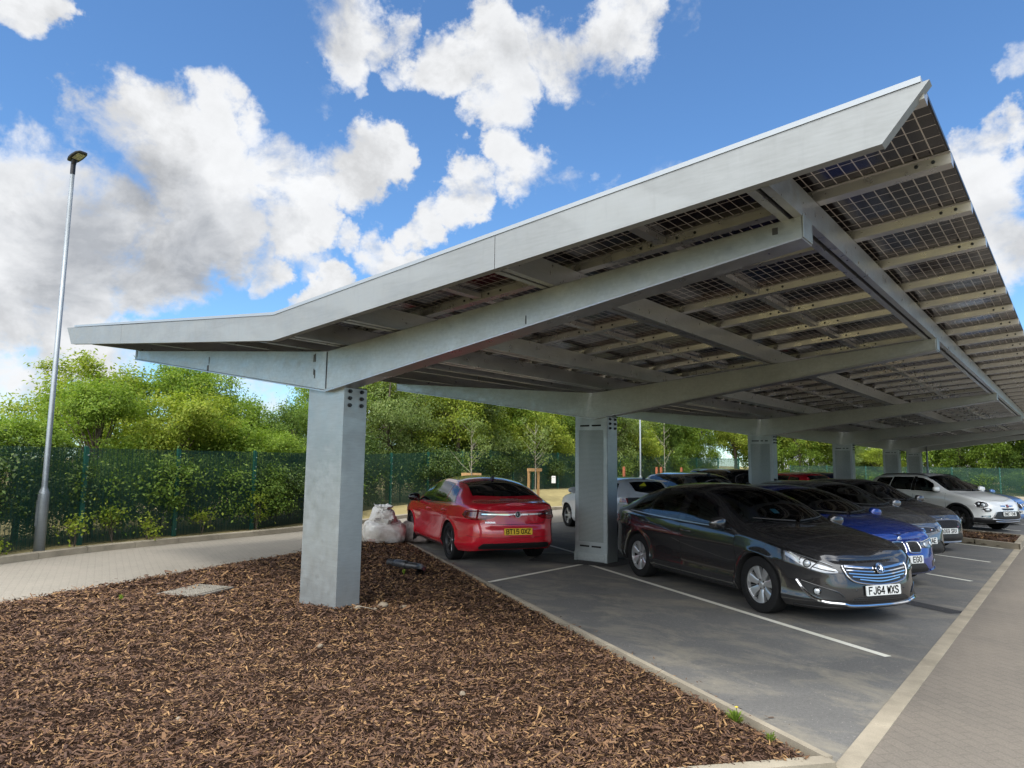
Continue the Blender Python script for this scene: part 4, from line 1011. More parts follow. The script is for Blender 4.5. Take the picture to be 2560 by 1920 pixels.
# ------------------------------------------------------------------ cars
def pchip(pts):
    pts = sorted(pts); x = np.array([p[0] for p in pts], float); y = np.array([p[1] for p in pts], float)
    h = np.diff(x); d = np.diff(y) / h; m = np.zeros(len(x)); m[0], m[-1] = d[0], d[-1]
    for i in range(1, len(x) - 1):
        if d[i - 1] * d[i] > 0:
            w1, w2 = 2 * h[i] + h[i - 1], h[i] + 2 * h[i - 1]; m[i] = (w1 + w2) / (w1 / d[i - 1] + w2 / d[i])
    def f(q):
        q = np.clip(np.asarray(q, float), x[0], x[-1]); i = np.clip(np.searchsorted(x, q) - 1, 0, len(h) - 1); t = (q - x[i]) / h[i]
        return (1 + 2 * t) * (1 - t) ** 2 * y[i] + t * (1 - t) ** 2 * h[i] * m[i] + t * t * (3 - 2 * t) * y[i + 1] + t * t * (t - 1) * h[i] * m[i + 1]
    return f
def paint(name, col, metal=.0, rough=.3, flake=0):
    m = NT(name); v = m.coord('Object')
    c = col
    if flake:
        n = m.noise(v, 900, 1, .5); c = m.mix(m.ramp(n, [(.35, 0.0), (.75, 1.0)]), tuple(x * (1 - flake) for x in col), tuple(min(1, x * (1 + flake)) for x in col))
    dirt = m.ramp(m.noise(v, 5, 6, .65), [(.35, 0.0), (.8, 1.0)])
    m.set(Base_Color=c, Metallic=metal, Roughness=rough, Coat_Weight=1.0, Coat_Roughness=m.mix(dirt, (.0, .0, .0), (.025, .025, .025)), Coat_IOR=1.6); return m.mat
def carglass():
    m = NT('car_glass'); gl = m.n.new('ShaderNodeBsdfGlossy'); gl.inputs['Roughness'].default_value = .01; gl.inputs['Color'].default_value = (.95, .97, 1, 1)
    tr = m.n.new('ShaderNodeBsdfTransparent'); tr.inputs['Color'].default_value = (.62, .68, .65, 1)
    fr = m.n.new('ShaderNodeFresnel'); fr.inputs['IOR'].default_value = 1.55; k = m.math('MULTIPLY', fr.outputs[0], 1.25, True)
    mx = m.n.new('ShaderNodeMixShader'); m.link(k, mx.inputs[0]); m.link(tr.outputs[0], mx.inputs[1]); m.link(gl.outputs[0], mx.inputs[2]); m.link(mx.outputs[0], m.out.inputs['Surface']); return m.mat
C_GLASS = carglass()
C_TINT = simple('tinted_glass', (.006, .007, .008), .02, 0, .3, .6); C_FRIT = simple('glass_frit', (.006, .006, .007), .12, 0, .3)
C_BLACK = simple('black_trim', (.014, .014, .015), .38); C_GLOSS = simple('gloss_black', (.008, .008, .009), .12, 0, .6); C_GAP = simple('panel_gap', (.004, .004, .004), .8)
C_CHROME = simple('chrome', (.80, .81, .83), .06, 1); C_SATIN = simple('satin_metal', (.55, .56, .58), .28, .9); C_WAIST = simple('waist_chrome', (.42, .42, .43), .3, .9)
C_TYRE = simple('tyre_rubber', (.009, .009, .0095), .85, 0, 0, .25, .25, 40); C_ALLOY = simple('silver_alloy', (.60, .61, .62), .28, .75, .4); C_ALLOYD = simple('grey_alloy', (.16, .16, .17), .3, .8, .4)
C_DISC = simple('brake_disc', (.10, .095, .09), .5, .7); C_WELL = simple('wheel_well', (.006, .006, .006), .9)
C_REFL = simple('lamp_reflector', (.24, .255, .27), .18, .7, 1); C_LENS = simple('clear_lamp_lens', (.55, .58, .6), .04, .3, 1); C_RED = simple('red_lamp_lens', (.22, .006, .008), .08, 0, 1); C_REDD = simple('dark_red_lamp_lens', (.11, .005, .008), .06, 0, 1)
C_PW = simple('white_plate', (.74, .75, .72), .3); C_PY = simple('yellow_plate', (.78, .50, .03), .3); C_TXT = simple('plate_characters', (.004, .004, .004), .7, 0, 0, .1)
C_SEAT = simple('dark_seat_fabric', (.055, .055, .06), .85); C_INT = simple('dark_interior', (.03, .03, .032), .7); C_LIN = simple('grey_headlining', (.30, .30, .29), .9)
def meshgrille(name, sx=60, sz=90):
    m = NT(name); v = m.coord('Object', (1, sx, sz)); s = m.n.new('ShaderNodeSeparateXYZ'); m.link(v, s.inputs[0])
    row = m.math('FLOOR', s.outputs['Z']); fx = m.math('FRACT', m.math('ADD', s.outputs['Y'], m.math('MULTIPLY', row, .5))); fz = m.math('FRACT', s.outputs['Z'])
    k = m.math('MAXIMUM', m.math('LESS_THAN', fx, .22), m.math('LESS_THAN', fz, .26))
    m.set(Base_Color=m.mix(k, (.003, .003, .003), (.035, .035, .037)), Roughness=.35); return m.mat
C_MESH = meshgrille('grille_mesh', 28, 45); C_MESHF = meshgrille('grille_mesh_fine', 40, 60)

class Shape:
    def __init__(s, sp):
        s.sp = sp; pts = smooth([Vector(p) for p in sp['outline']], 14)
        P = np.array([[p.x, p.y] for p in pts]); P[:, 1] = np.maximum(P[:, 1], 0); d = np.hypot(*np.diff(P, axis=0).T); s.A = np.concatenate([[0], np.cumsum(d)]); s.P = P; s.S = s.A[-1]
        T = np.gradient(P, s.A, axis=0); T /= np.linalg.norm(T, axis=1, keepdims=True); s.NV = np.stack([T[:, 1], -T[:, 0]], 1); s.NV[0] = (1, 0); s.NV[-1] = (-1, 0)
        for k in ('zlo', 'zB', 'inset', 'zE', 'zC'): setattr(s, '_' + k, pchip(sp[k]))
        s.pf, s.ps, s.pr = pchip(sp['front']), pchip(sp['side']), pchip(sp['rear'])
        s.wb, s.Rw, s.Ra = sp['wb'], sp['Rw'], sp['Ra']
    def xy(s, a):
        a = np.asarray(a, float); return np.interp(a, s.A, s.P[:, 0]), np.interp(a, s.A, s.P[:, 1]), np.interp(a, s.A, s.NV[:, 0]), np.interp(a, s.A, s.NV[:, 1])
    def s_of_x(s, x):      # along the flank
        return np.interp(-np.asarray(x, float), -s.P[:, 0], s.A)
    def band(s, a, z):
        """point on the lower body; a<0 mirrors"""
        a = np.asarray(a, float); z = np.asarray(z, float); sg = np.where(a < 0, -1.0, 1.0); x, y, nx, ny = s.xy(np.abs(a)); n = np.hypot(nx, ny); nx, ny = nx / n, ny / n
        zl, zb = s._zlo(x), s._zB(x); q = np.clip((z - zl) / (zb - zl), 0, 1)
        o = np.where(nx > 0, nx ** 2, 0) * s.pf(q) + ny ** 2 * s.ps(q) + np.where(nx < 0, nx ** 2, 0) * s.pr(q)
        for xw in (0, -s.wb):
            r = np.hypot(x - xw, z - s.Rw); o = o + np.where(ny > .5, .016 * np.exp(-((r - s.Ra) / .05) ** 2), 0)
        return np.stack([x + nx * o, (y + ny * o) * sg, z + 0 * x], -1)
    def upper(s, a, t):
        """side glass zone: t 0 belt .. 1 roof rail"""
        a = np.asarray(a, float); t = np.asarray(t, float); sg = np.where(a < 0, -1.0, 1.0); x, y, nx, ny = s.xy(np.abs(a)); zb = s._zB(x); B = s.band(np.abs(a), zb); ins = s._inset(x)
        ex, ey = B[..., 0] - nx * ins, np.maximum(B[..., 1] - ny * ins, 0); ze = s._zE(ex); bul = np.sin(np.pi * t) * .10 * np.maximum(ze - zb, 0)
        return np.stack([B[..., 0] + (ex - B[..., 0]) * t + nx * bul, (B[..., 1] + (ey - B[..., 1]) * t + ny * bul) * sg, zb + (ze - zb) * t], -1)
    def deck_xy(s, a):
        P = s.upper(a, np.ones_like(np.asarray(a, float))); return P
    def deck(s, x, yf):
        """top surfaces, x along the car, yf -1..1 across"""
        x = np.asarray(x, float); yf = np.asarray(yf, float)
        if not hasattr(s, 'DE'):
            aa = np.linspace(0, s.S, 600); E = s.upper(aa, np.ones(600)); k = np.argsort(-E[:, 0]); s.DE = E[k]
        ye = np.interp(-x, -s.DE[:, 0], s.DE[:, 1]); ze = s._zE(x); zc = s._zC(x); t = 1 - np.abs(yf)
        return np.stack([x + 0 * yf, ye * yf, ze + (zc - ze) * (1 - (1 - t) ** 2.3)], -1)
def nrm_grid(P):
    du = np.gradient(P, axis=0); dv = np.gradient(P, axis=1); n = np.cross(du, dv); l = np.linalg.norm(n, axis=2, keepdims=True); l[l < 1e-9] = 1; n /= l
    return n
def shell(b, P, off, th, mat=0, centre=(-1.3, 0, .55), edge_mat=None, flip=None):
    """lay a patch just above a surface, with a thin edge"""
    n = nrm_grid(P); c = P - np.array(centre); 
    if (n * c).sum() < 0: n = -n; fl = True
    else: fl = False
    Q = P + n * off; b.grid(Q, mat, True, flip=fl)
    if th:
        I = Q - n * th; em = mat if edge_mat is None else edge_mat
        for A, Bq, f in ((Q[0], I[0], 0), (Q[-1], I[-1], 1), (Q[:, 0], I[:, 0], 1), (Q[:, -1], I[:, -1], 0)):
            b.grid(np.stack([A, Bq], 1), em, False, flip=bool(f) ^ fl)
    return Q, n
def mir(P): Q = P.copy(); Q[..., 1] *= -1; return Q
def pu(F, us, lo, hi, nv=6, nu=None):
    """patch between two curves: lo/hi = [(u,v)...]"""
    us = np.linspace(us[0], us[1], nu or 24); fl = np.interp(us, [p[0] for p in lo], [p[1] for p in lo]) if len(lo) < 3 else pchip(lo)(us); fh = np.interp(us, [p[0] for p in hi], [p[1] for p in hi]) if len(hi) < 3 else pchip(hi)(us)
    t = np.linspace(0, 1, nv + 1); V = fl[:, None] + (fh - fl)[:, None] * t; return F(np.repeat(us[:, None], nv + 1, 1), V)
def pv(F, vs, le, ri, nu=16, nv=10):
    """patch between a left and a right edge: le/ri = [(u,v)...]"""
    vs = np.linspace(vs[0], vs[1], nv + 1); ul = np.interp(vs, [p[1] for p in le], [p[0] for p in le]); ur = np.interp(vs, [p[1] for p in ri], [p[0] for p in ri])
    t = np.linspace(0, 1, nu + 1); U = ul[None] + (ur - ul)[None] * t[:, None]; return F(U, np.repeat(vs[None], nu + 1, 0))

WHEELS = {}
def make_wheel(car, Rw, Rr, wid, style, side, x, y, alloy):
    key = (Rw, Rr, wid, style, alloy.name)
    if key not in WHEELS:
        b = MB(); b.lathe([(.03, -wid * .45), (Rr * .96, -wid * .45), (Rr * .96, wid * .2), (Rr * .93, wid * .2), (Rr * .93, -.02), (.03, -.02)], 32, 'y', mat=0)
        b.lathe([(0, .012), (Rr * .72, .012), (Rr * .72, -.01)], 32, 'y', mat=1)
        m0 = (b, [C_WELL, C_DISC])
        t = MB(); h = wid / 2; t.lathe([(Rr * .97, -h * .86), (Rr * 1.03, -h * .97), (Rw * .93, -h), (Rw * .985, -h * .88), (Rw, -h * .6), (Rw, h * .6), (Rw * .985, h * .88), (Rw * .93, h), (Rr * 1.03, h * .97), (Rr * .97, h * .86)], 48, 'y')
        for gz in (-.35, 0, .35):
            pass
        r = MB(); o = h * .80
        r.lathe([(Rr * .93, -h * .5), (Rr * .93, o * .7), (Rr * .95, o * .98), (Rr * 1.0, o), (Rr * 1.015, o * .9), (Rr * 1.015, -h * .5)], 48, 'y')
        r.lathe([(0, o * .80), (.022, o * .80), (.030, o * .76), (.032, o * .6)], 20, 'y'); r.lathe([(.030, o * .66), (.062, o * .64), (.078, o * .45), (.078, .0)], 24, 'y')
        n, wi, wo, twin = style
        for k in range(n):
            a0 = 2 * math.pi * k / n + math.pi / 2
            for dv in ((-twin, twin) if twin else (0,)):
                rr = [.045, Rr * .45, Rr * .75, Rr * .95]; ww = [wi, lerp(wi, wo, .25), lerp(wi, wo, .7), wo]; oo = [o * .60, o * .74, o * .80, o * .84]; P = []
                for q in range(4):
                    a = a0 + dv * (rr[q] / Rr); ca, sa = math.cos(a), math.sin(a); w_ = ww[q]; yo = oo[q]
                    P.append([(rr[q] * ca - sa * u, yy, rr[q] * sa + ca * u) for u, yy in ((-w_, yo - .045), (-w_ * .92, yo - .006), (-w_ * .6, yo), (w_ * .6, yo), (w_ * .92, yo - .006), (w_, yo - .045))])
                r.grid(P, 0, True)
        for k in range(5):
            a = 2 * math.pi * k / 5 + .3; r.lathe([(0, o * .70), (.011, o * .70), (.013, o * .60)], 8, 'y', (.055 * math.cos(a), 0, .055 * math.sin(a)), mat=1)
        WHEELS[key] = None
        w = b.build('wheel', m0[1], car); ty = t.build('tyre', C_TYRE, w, sharp=R(40)); ri = r.build('rim', [alloy, C_DISC], w, sharp=R(35), recalc=True)
        WHEELS[key] = w; o_ = w
    else:
        o_ = copy_tree(WHEELS[key], car)
    o_.location = (x, y, Rw); o_.rotation_euler = (0, (0.4 + x * .7) % 6.28, 0 if side > 0 else math.pi); return o_

GLYPH = dict(F='0,0 0,1 1,1|0,.52 .8,.52', J='.9,1 .9,.2 .7,0 .3,0 .1,.2', **{'6': '.95,.85 .75,1 .3,1 .05,.75 .05,.25 .3,0 .7,0 .95,.22 .95,.4 .7,.58 .3,.58 .05,.4', '4': '.75,0 .75,1 .0,.3 1,.3', '1': '.5,0 .5,1 .25,.85', '5': '.92,1 .12,1 .06,.55 .65,.6 .95,.42 .95,.2 .7,0 .25,0 .03,.15', '9': '.05,.15 .25,0 .7,0 .95,.25 .95,.75 .7,1 .3,1 .05,.78 .05,.6 .3,.42 .7,.42 .95,.6', '7': '0,1 1,1 .4,0', '0': '.05,.25 .05,.75 .3,1 .7,1 .95,.75 .95,.25 .7,0 .3,0 .05,.25'},
    W='0,1 .22,0 .5,.8 .78,0 1,1', X='0,0 1,1|0,1 1,0', S='.95,.85 .7,1 .3,1 .05,.82 .05,.68 .3,.53 .7,.47 .95,.32 .95,.18 .7,0 .3,0 .05,.15', B='0,0 0,1 .65,1 .9,.85 .9,.65 .65,.53 0,.53|.65,.53 .97,.38 .97,.16 .7,0 0,0', T='0,1 1,1|.5,1 .5,0', O='.05,.25 .05,.75 .3,1 .7,1 .95,.75 .95,.25 .7,0 .3,0 .05,.25', Z='0,1 1,1 0,0 1,0', D='0,0 0,1 .6,1 .95,.7 .95,.3 .6,0 0,0', E='1,0 0,0 0,1 1,1|0,.52 .8,.52', G='.95,.8 .7,1 .3,1 .05,.75 .05,.25 .3,0 .7,0 .95,.2 .95,.45 .6,.45', Y='0,1 .5,.45 1,1|.5,.45 .5,0', V='0,1 .5,0 1,1', A='0,0 .5,1 1,0|.2,.32 .8,.32', R='0,0 0,1 .65,1 .93,.83 .93,.65 .65,.48 0,.48|.5,.48 1,0', N='0,0 0,1 1,0 1,1', C='.95,.8 .7,1 .3,1 .05,.75 .05,.25 .3,0 .7,0 .95,.2', K='0,0 0,1|1,1 0,.45|.35,.62 1,0')
def plate_text(txt, parent, M0):
    b = MB(); cw, ch, gap, sp_, st = .046, .074, .015, .030, .0075; tot = sum(sp_ if c == ' ' else cw + gap for c in txt) - gap; x = -tot / 2
    for c in txt:
        if c == ' ': x += sp_; continue
        for stroke in GLYPH[c].split('|'):
            P = [tuple(float(q) for q in s.split(',')) for s in stroke.split()]; P = [Vector((x + a * cw, (v - .5) * ch, 0)) for a, v in P]
            for p, q in zip(P[:-1], P[1:]):
                d = (q - p).normalized(); n = Vector((-d.y, d.x, 0)) * st; e = d * st * .8; b.add([M0 @ Vector((*(v.xy), .0015)) for v in (p - e - n, q + e - n, q + e + n, p - e + n)], [(0, 1, 2, 3)])
        x += cw + gap
    return b.build('plate_lettering', C_TXT, parent)
def plate(car, x, z, txt, rear, col, tilt=0, y=0):
    M0 = Matrix.Translation((x, y, z)) @ Matrix(((0, 0, -1 if rear else 1, 0), (-1 if rear else 1, 0, 0, 0), (0, 1, 0, 0), (0, 0, 0, 1))) @ Matrix.Rotation(tilt, 4, 'X')
    b = MB(); hw, hh, r_ = .26, .0555, .012; poly = []
    for cx, cy, a0 in ((hw - r_, hh - r_, 0), (-hw + r_, hh - r_, 90), (-hw + r_, -hh + r_, 180), (hw - r_, -hh + r_, 270)):
        for k in range(4): a = R(a0 + k * 30); poly.append((cx + r_ * math.cos(a), cy + r_ * math.sin(a)))
    b.prism(poly, -.012, 0, 'z'); b.v = [tuple(M0 @ Vector(v)) for v in b.v]; p = b.build('number_plate', col, car)
    if txt: plate_text(txt, p, M0)
    return p

def build_car(name, label, sp, loc, ang, paintmat, group='cars parked under the carport'):
    car = thing(name, label, 'car', (loc[0], loc[1], 0), ang, group); s = Shape(sp); S = s.S; g = sp.get
    # ---- stations
    st = []
    for xw in (0, -s.wb):
        for th in np.linspace(0, math.pi, 25): st.append(float(s.s_of_x(xw + s.Ra * math.cos(th))))
        st += [float(s.s_of_x(xw + s.Ra + .003)), float(s.s_of_x(xw - s.Ra - .003))]
    fine = list(np.linspace(0, 1.3, 40)) + list(np.linspace(1.35, S - 1.35, int(S / .055))) + list(np.linspace(S - 1.3, S, 40))
    zone = [(float(s.s_of_x(xw + s.Ra + .01)), float(s.s_of_x(xw - s.Ra - .01))) for xw in (0, -s.wb)]
    st += [f for f in fine if not any(a < f < c for a, c in zone)]
    st = np.array(sorted(st)); x, y, nx, ny = s.xy(st); zl = s._zlo(x); zb = s._zB(x); zbot = zl.copy()
    for xw in (0, -s.wb):
        dx = x - xw; k = (np.abs(dx) <= s.Ra + 1e-6) & (ny > .4); arc = s.Rw + np.sqrt(np.maximum(s.Ra ** 2 - dx ** 2, 0)); zbot = np.where(k, np.maximum(zbot, arc), zbot)
    zbot = np.minimum(zbot, zb - .05); NB, NU, ND = 26, 7, 12
    G = []
    for q in np.linspace(0, 1, NB + 1): G.append(s.band(st, zbot + (zb - zbot) * q))
    for q in np.linspace(0, 1, NU + 1)[1:]: G.append(s.upper(st, np.full(len(st), q)))
    E = G[-1]; ze = E[:, 2]; zc = s._zC(E[:, 0])
    for q in np.linspace(0, 1, ND + 1)[1:]:
        G.append(np.stack([E[:, 0], E[:, 1] * (1 - q), ze + (zc - ze) * (1 - (1 - q) ** 2.3)], -1))
    lip = G[0].copy(); lip[:, 0] -= nx * .05; lip[:, 1] = np.maximum(lip[:, 1] - ny * .05, 0); und = lip.copy(); und[:, 1] = 0
    G = np.stack([und, lip] + G, 0)          # rows x stations
    # glass openings
    wins = sp['wins']; nr, ns = G.shape[:2]; keep = np.ones((nr - 1, ns - 1), bool); r0 = 2 + NB
    xm = (x[:-1] + x[1:]) / 2
    def inq(win, xx, t): 
        (xfb, xft), (xrb, xrt), t0, t1 = win[:4]; f = (t - t0) / (t1 - t0); return (t > t0 + .02) & (t < t1 - .02) & (xx < lerp(xfb, xft, f) - .02) & (xx > lerp(xrb, xrt, f) + .02)
    ws, rw = sp['screen'], sp['rearw']
    if sp.get('open', True):
        for r_ in range(NU):
            t = (r_ + .5) / NU
            for wdw in wins:
                if len(wdw) > 4 and wdw[4] == 'dark': continue
                keep[r0 + r_, inq(wdw, xm, t)] = False
        exm = (E[:-1, 0] + E[1:, 0]) / 2
        for r_ in range(ND):
            yf = 1 - (r_ + .5) / ND
            for (c0, sd0, c1, sd1, lim) in (ws, rw):
                hi_ = c0 + (sd0 - c0) * yf ** 2; lo_ = c1 + (sd1 - c1) * yf ** 2
                keep[r0 + NU + r_, (exm < hi_ - .03) & (exm > lo_ + .03) & (yf < lim - .03)] = False
    b = MB()
    def addside(Gm, flip):
        o = len(b.v); b.v.extend([tuple(p) for p in Gm.reshape(-1, 3)])
        for i in range(nr - 1):
            for j in range(ns - 1):
                if not keep[i, j]: continue
                f = (o + i * ns + j, o + i * ns + j + 1, o + (i + 1) * ns + j + 1, o + (i + 1) * ns + j)
                b.f.append(f[::-1] if flip else f); b.m.append(1 if i < 2 else 0); b.s.append(i >= 2)
    addside(G, False); addside(mir(G), True)
    bandF = s.band; BX = lambda xx, z: s.band(s.s_of_x(xx), z); UX = lambda xx, t: s.upper(s.s_of_x(xx), t)
    SR_ = lambda a, z: s.band(np.where(np.asarray(a) < 0, -(S - np.abs(a)), S - np.abs(a)), z)   # measured from the rear centre
    # gaps under doors and bonnet
    for d_ in sp['doors']:
        le, ri = d_['f'], d_['r']; e = .006
        P = pv(BX, (le[0][1] - e, le[-1][1]), [(p[0] + e, p[1]) for p in le], [(p[0] - e, p[1]) for p in ri], 18, 12)
        for Q in (P, mir(P)): shell(b, Q, .0012, 0, 2)
    bn = sp['bonnet']
    def decku(xa, xb, curve, lim, nu=26, nv=24):
        yf = np.linspace(-lim, lim, nv + 1); t = np.linspace(0, 1, nu + 1); hi_ = xa[0] + (xa[1] - xa[0]) * yf ** 2; lo_ = xb[0] + (xb[1] - xb[0]) * yf ** 2
        X = hi_[None] + (lo_ - hi_)[None] * t[:, None]; return s.deck(X, np.repeat(yf[None], nu + 1, 0))
    P = decku((bn[0] + .006, bn[1] + .006), (bn[2] - .0, bn[3] - .0), 0, bn[4] + .008); shell(b, P, .0012, 0, 2)
    body = b.build('body', [paintmat, C_WELL, C_GAP], car, merge=2e-4, sharp=R(38))
    # bonnet
    b = MB(); P = decku((bn[0], bn[1]), (bn[2], bn[3]), 0, bn[4]); shell(b, P, .0035, .003); b.build('bonnet', paintmat, car, sharp=R(38))
    # doors and handles
    for d_ in sp['doors']:
        P = pv(BX, (d_['f'][0][1], d_['f'][-1][1] - .004), d_['f'], d_['r'], 18, 14)
        for sgn, Q in ((1, P), (-1, mir(P))):
            b = MB(); shell(b, Q, .0035, .003); dr = b.build('door', paintmat, car, sharp=R(38))
            hx, hz = d_['h']; c = BX(np.array(hx), np.array(hz)); hb = MB(); yy = c[1] * sgn
            hb.tube([(hx + .10, yy - sgn * .005, hz - .004), (hx + .085, yy + sgn * .022, hz), (hx, yy + sgn * .032, hz + .003), (hx - .085, yy + sgn * .022, hz + .004), (hx - .10, yy - sgn * .005, hz)], [.010, .013, .014, .013, .010], 8); hb.build('handle', sp.get('handle_mat', paintmat), dr)
    # glass
    for (c0, sd0, c1, sd1, lim), nm in ((ws, 'windscreen'), (rw, 'rear_window')):
        b = MB(); P = decku((c0, sd0), (c1, sd1), 0, lim, 30, 30); n = nrm_grid(P); n = -n if (n[..., 2].mean() < 0) else n; Q = P + n * .003
        fl = np.cross(Q[1, 0] - Q[0, 0], Q[0, 1] - Q[0, 0])[2] < 0
        for i in range(30):
            for j in range(30):
                fr = i < 1 or i >= 29 or j < 1 or j >= 29 or (i >= (28 if nm == 'windscreen' else 29)); b.add([Q[i, j], Q[i + 1, j], Q[i + 1, j + 1], Q[i, j + 1]], [(3, 2, 1, 0) if fl else (0, 1, 2, 3)], 1 if fr else 0, True)
        ob = b.build(nm, [C_GLASS if sp.get('open', True) and nm == 'windscreen' else C_TINT if not sp.get('open', True) or nm == 'rear_window' else C_GLASS, C_FRIT], car, merge=1e-5)
        if nm == 'windscreen':
            hi_ = (c0 + .012)
            for sgn in (-1, 1):
                wb_ = MB(); yfs = np.linspace(.02, .70, 12) * sgn + (.06 if sgn > 0 else -.0); X = c0 + (sd0 - c0) * yfs ** 2 - .05 - .06 * np.linspace(0, 1, 12); W_ = s.deck(X, yfs); W_[:, 2] += .018
                wb_.tube(W_.tolist(), [.011] * 4 + [.008] * 8, 6); wb_.build('wiper', C_BLACK, car)
    for wdw in wins:
        (xfb, xft), (xrb, xrt), t0, t1 = wdw[:4]; P = pv(UX, (t0, t1), [(xfb, t0), (xft, t1)], [(xrb, t0), (xrt, t1)], 20, 10)
        for Q in (P, mir(P)):
            n = nrm_grid(Q); n = -n if (n * (Q - np.array((-1.3, 0, .9)))).sum() < 0 else n; Q2 = Q + n * .003; b = MB()
            fl = np.dot(np.cross(Q2[1, 0] - Q2[0, 0], Q2[0, 1] - Q2[0, 0]), n[0, 0]) < 0
            for i in range(20):
                for j in range(10):
                    fr = i < 1 or i >= 19 or j < 1 or j >= 9; b.add([Q2[i, j], Q2[i + 1, j], Q2[i + 1, j + 1], Q2[i, j + 1]], [(3, 2, 1, 0) if fl else (0, 1, 2, 3)], 1 if fr else 0, True)
            b.build('side_window', [C_TINT if (len(wdw) > 4 or not sp.get('open', True)) else C_GLASS, C_FRIT], car, merge=1e-5)
    # pillars and waist trim
    for (xa, xb) in sp.get('pillars', []):
        for k in (1, -1):
            P = pv(UX, (.05, .95), [(xa[0], .05), (xa[1], .95)], [(xb[0], .05), (xb[1], .95)], 3, 8); b = MB(); shell(b, P if k > 0 else mir(P), .002, 0); b.build('pillar_trim', C_GLOSS, car)
    if g('waist'):
        xa, xb, mt = sp['waist']; P = pu(UX, (xa, xb), [(xa, .004), (xb, .004)][::1 if xa < xb else -1], [(xa, .042), (xb, .042)][::1 if xa < xb else -1], 2, 50)
        for Q in (P, mir(P)): b = MB(); shell(b, Q, .006, .005); b.build('waist_trim', mt, car)
    # lamps, grilles, trims: lists of layered patches
    for part in sp['front_parts']:
        add_part(car, s, bandF, part, paintmat)
    for part in sp['rear_parts']:
        add_part(car, s, SR_, part, paintmat)
    for part in sp.get('flank_parts', []):
        add_part(car, s, BX, part, paintmat)
    # mirrors
    mx, mz, ml = sp['mirror']
    c = UX(np.array(mx), np.array(.1))
    for sgn in (1, -1):
        b = MB(); P = []
        for i in range(17):
            a = 2 * math.pi * i / 16; row = []
            for j in range(11):
                ph = -math.pi / 2 + math.pi * j / 10; ca, sa, cp, sp_ = math.cos(a), math.sin(a), math.cos(ph), math.sin(ph); f = lambda v, e: math.copysign(abs(v) ** e, v)
                px = f(ca, .8) * f(cp, .7) * .075; py = f(sp_, .75) * .125; pz = f(sa, .8) * f(cp, .7) * .080
                if px < 0: px *= .45
                pz *= 1 - .22 * (py / .125); row.append((mx + px + .0, sgn * (c[1] + .13 + py), mz + pz))
            P.append(row)
        b.grid(P, 0, True); b.tube([(mx - .01, sgn * (c[1] - .02), mz - .07), (mx, sgn * (c[1] + .04), mz - .055), (mx, sgn * (c[1] + .09), mz - .045)], [.028, .024, .03], 8, mat=1)
        b.build('door_mirror', [ml, C_BLACK], car, merge=1e-4, recalc=True)
    # wheels
    for xw in (0, -s.wb):
        for sgn in (1, -1): make_wheel(car, s.Rw, sp['Rr'], sp['tw'], sp['wheel'], sgn, xw, sgn * (sp['hw'] - .028 - sp['tw'] / 2), sp['alloy'])
    if g('front_plate'): p = s.band(np.array(0.0), np.array(g('front_plate')[1])); plate(car, float(p[0]) + .022, g('front_plate')[1], g('front_plate')[0], False, C_PW, R(-3))
    if g('rear_plate'): p = SR_(np.array(0.0), np.array(g('rear_plate')[1])); plate(car, float(p[0]) - .020, g('rear_plate')[1], g('rear_plate')[0], True, C_PY, R(-4))
    # inside
    if sp.get('open', True):
        zf = .32; xs_ = ws[1]; b = MB(); hw = sp['hw'] - .13
        b.box(rw[2] + .1, xs_ + .12, -hw, hw, zf - .05, zf); b.box(xs_ - .30, xs_ + .22, -hw, hw, zf, float(s._zB(xs_)) - .045); b.box(rw[1] - .55, rw[1] - .05, -hw + .06, hw - .06, zf, float(s._zB(rw[1])) - .03); b.build('dashboard', C_INT, car, bevel=.03)
        for ys in (-.37, .37):
            for xq, nm in ((xs_ - 1.02, 'seat'), (xs_ - 1.95, 'seat')):
                b = MB(); P = []
                for (px, pz, w_, th) in ((.50, .55, .25, .07), (.25, .56, .26, .08), (.02, .55, .25, .09), (-.06, .70, .25, .08), (-.12, .95, .24, .07), (-.17, 1.07, .17, .06), (-.185, 1.115, .10, .05), (-.19, 1.17, .135, .055), (-.215, 1.28, .12, .05)):
                    P.append([(xq + px, ys - w_, pz - .03), (xq + px + th * .5, ys - w_ * .7, pz + th * .3), (xq + px + th * .5, ys + w_ * .7, pz + th * .3), (xq + px, ys + w_, pz - .03), (xq + px - th * .8, ys + w_ * .8, pz - th * .5), (xq + px - th * .8, ys - w_ * .8, pz - th * .5), (xq + px, ys - w_, pz - .03)])
                zs = float(s._zC(xq - .2)) - .12; k = min(1, zs / 1.28); P = [[(a, c_, zf + (d - zf) * k) for a, c_, d in r_] for r_ in P]
                b.grid(P, 0, True); b.build('seat', C_SEAT, car, recalc=True)
        b = MB(); cx, cz = xs_ - .42, float(s._zB(xs_)) - .03; ring_ = [(cx - .06 * math.sin(a), -.37 + .185 * math.cos(a), cz + .175 * math.sin(a)) for a in np.linspace(0, 2 * math.pi, 25)]; b.tube(ring_, .014, 8, caps=False); b.tube([(cx, -.55, cz), (cx + .02, -.37, cz - .01), (cx, -.19, cz)], .016, 6); b.tube([(cx + .03, -.37, cz - .02), (cx + .30, -.37, cz - .14)], .03, 8); b.build('steering_wheel', C_INT, car)
        b = MB(); pmx = s.deck(np.array(ws[2] + .06), np.array(0.0)); b.box(pmx[0] - .02, pmx[0] + .02, -.12, .12, pmx[2] - .12, pmx[2] - .05); b.build('rear_view_mirror', C_INT, car, bevel=.015)
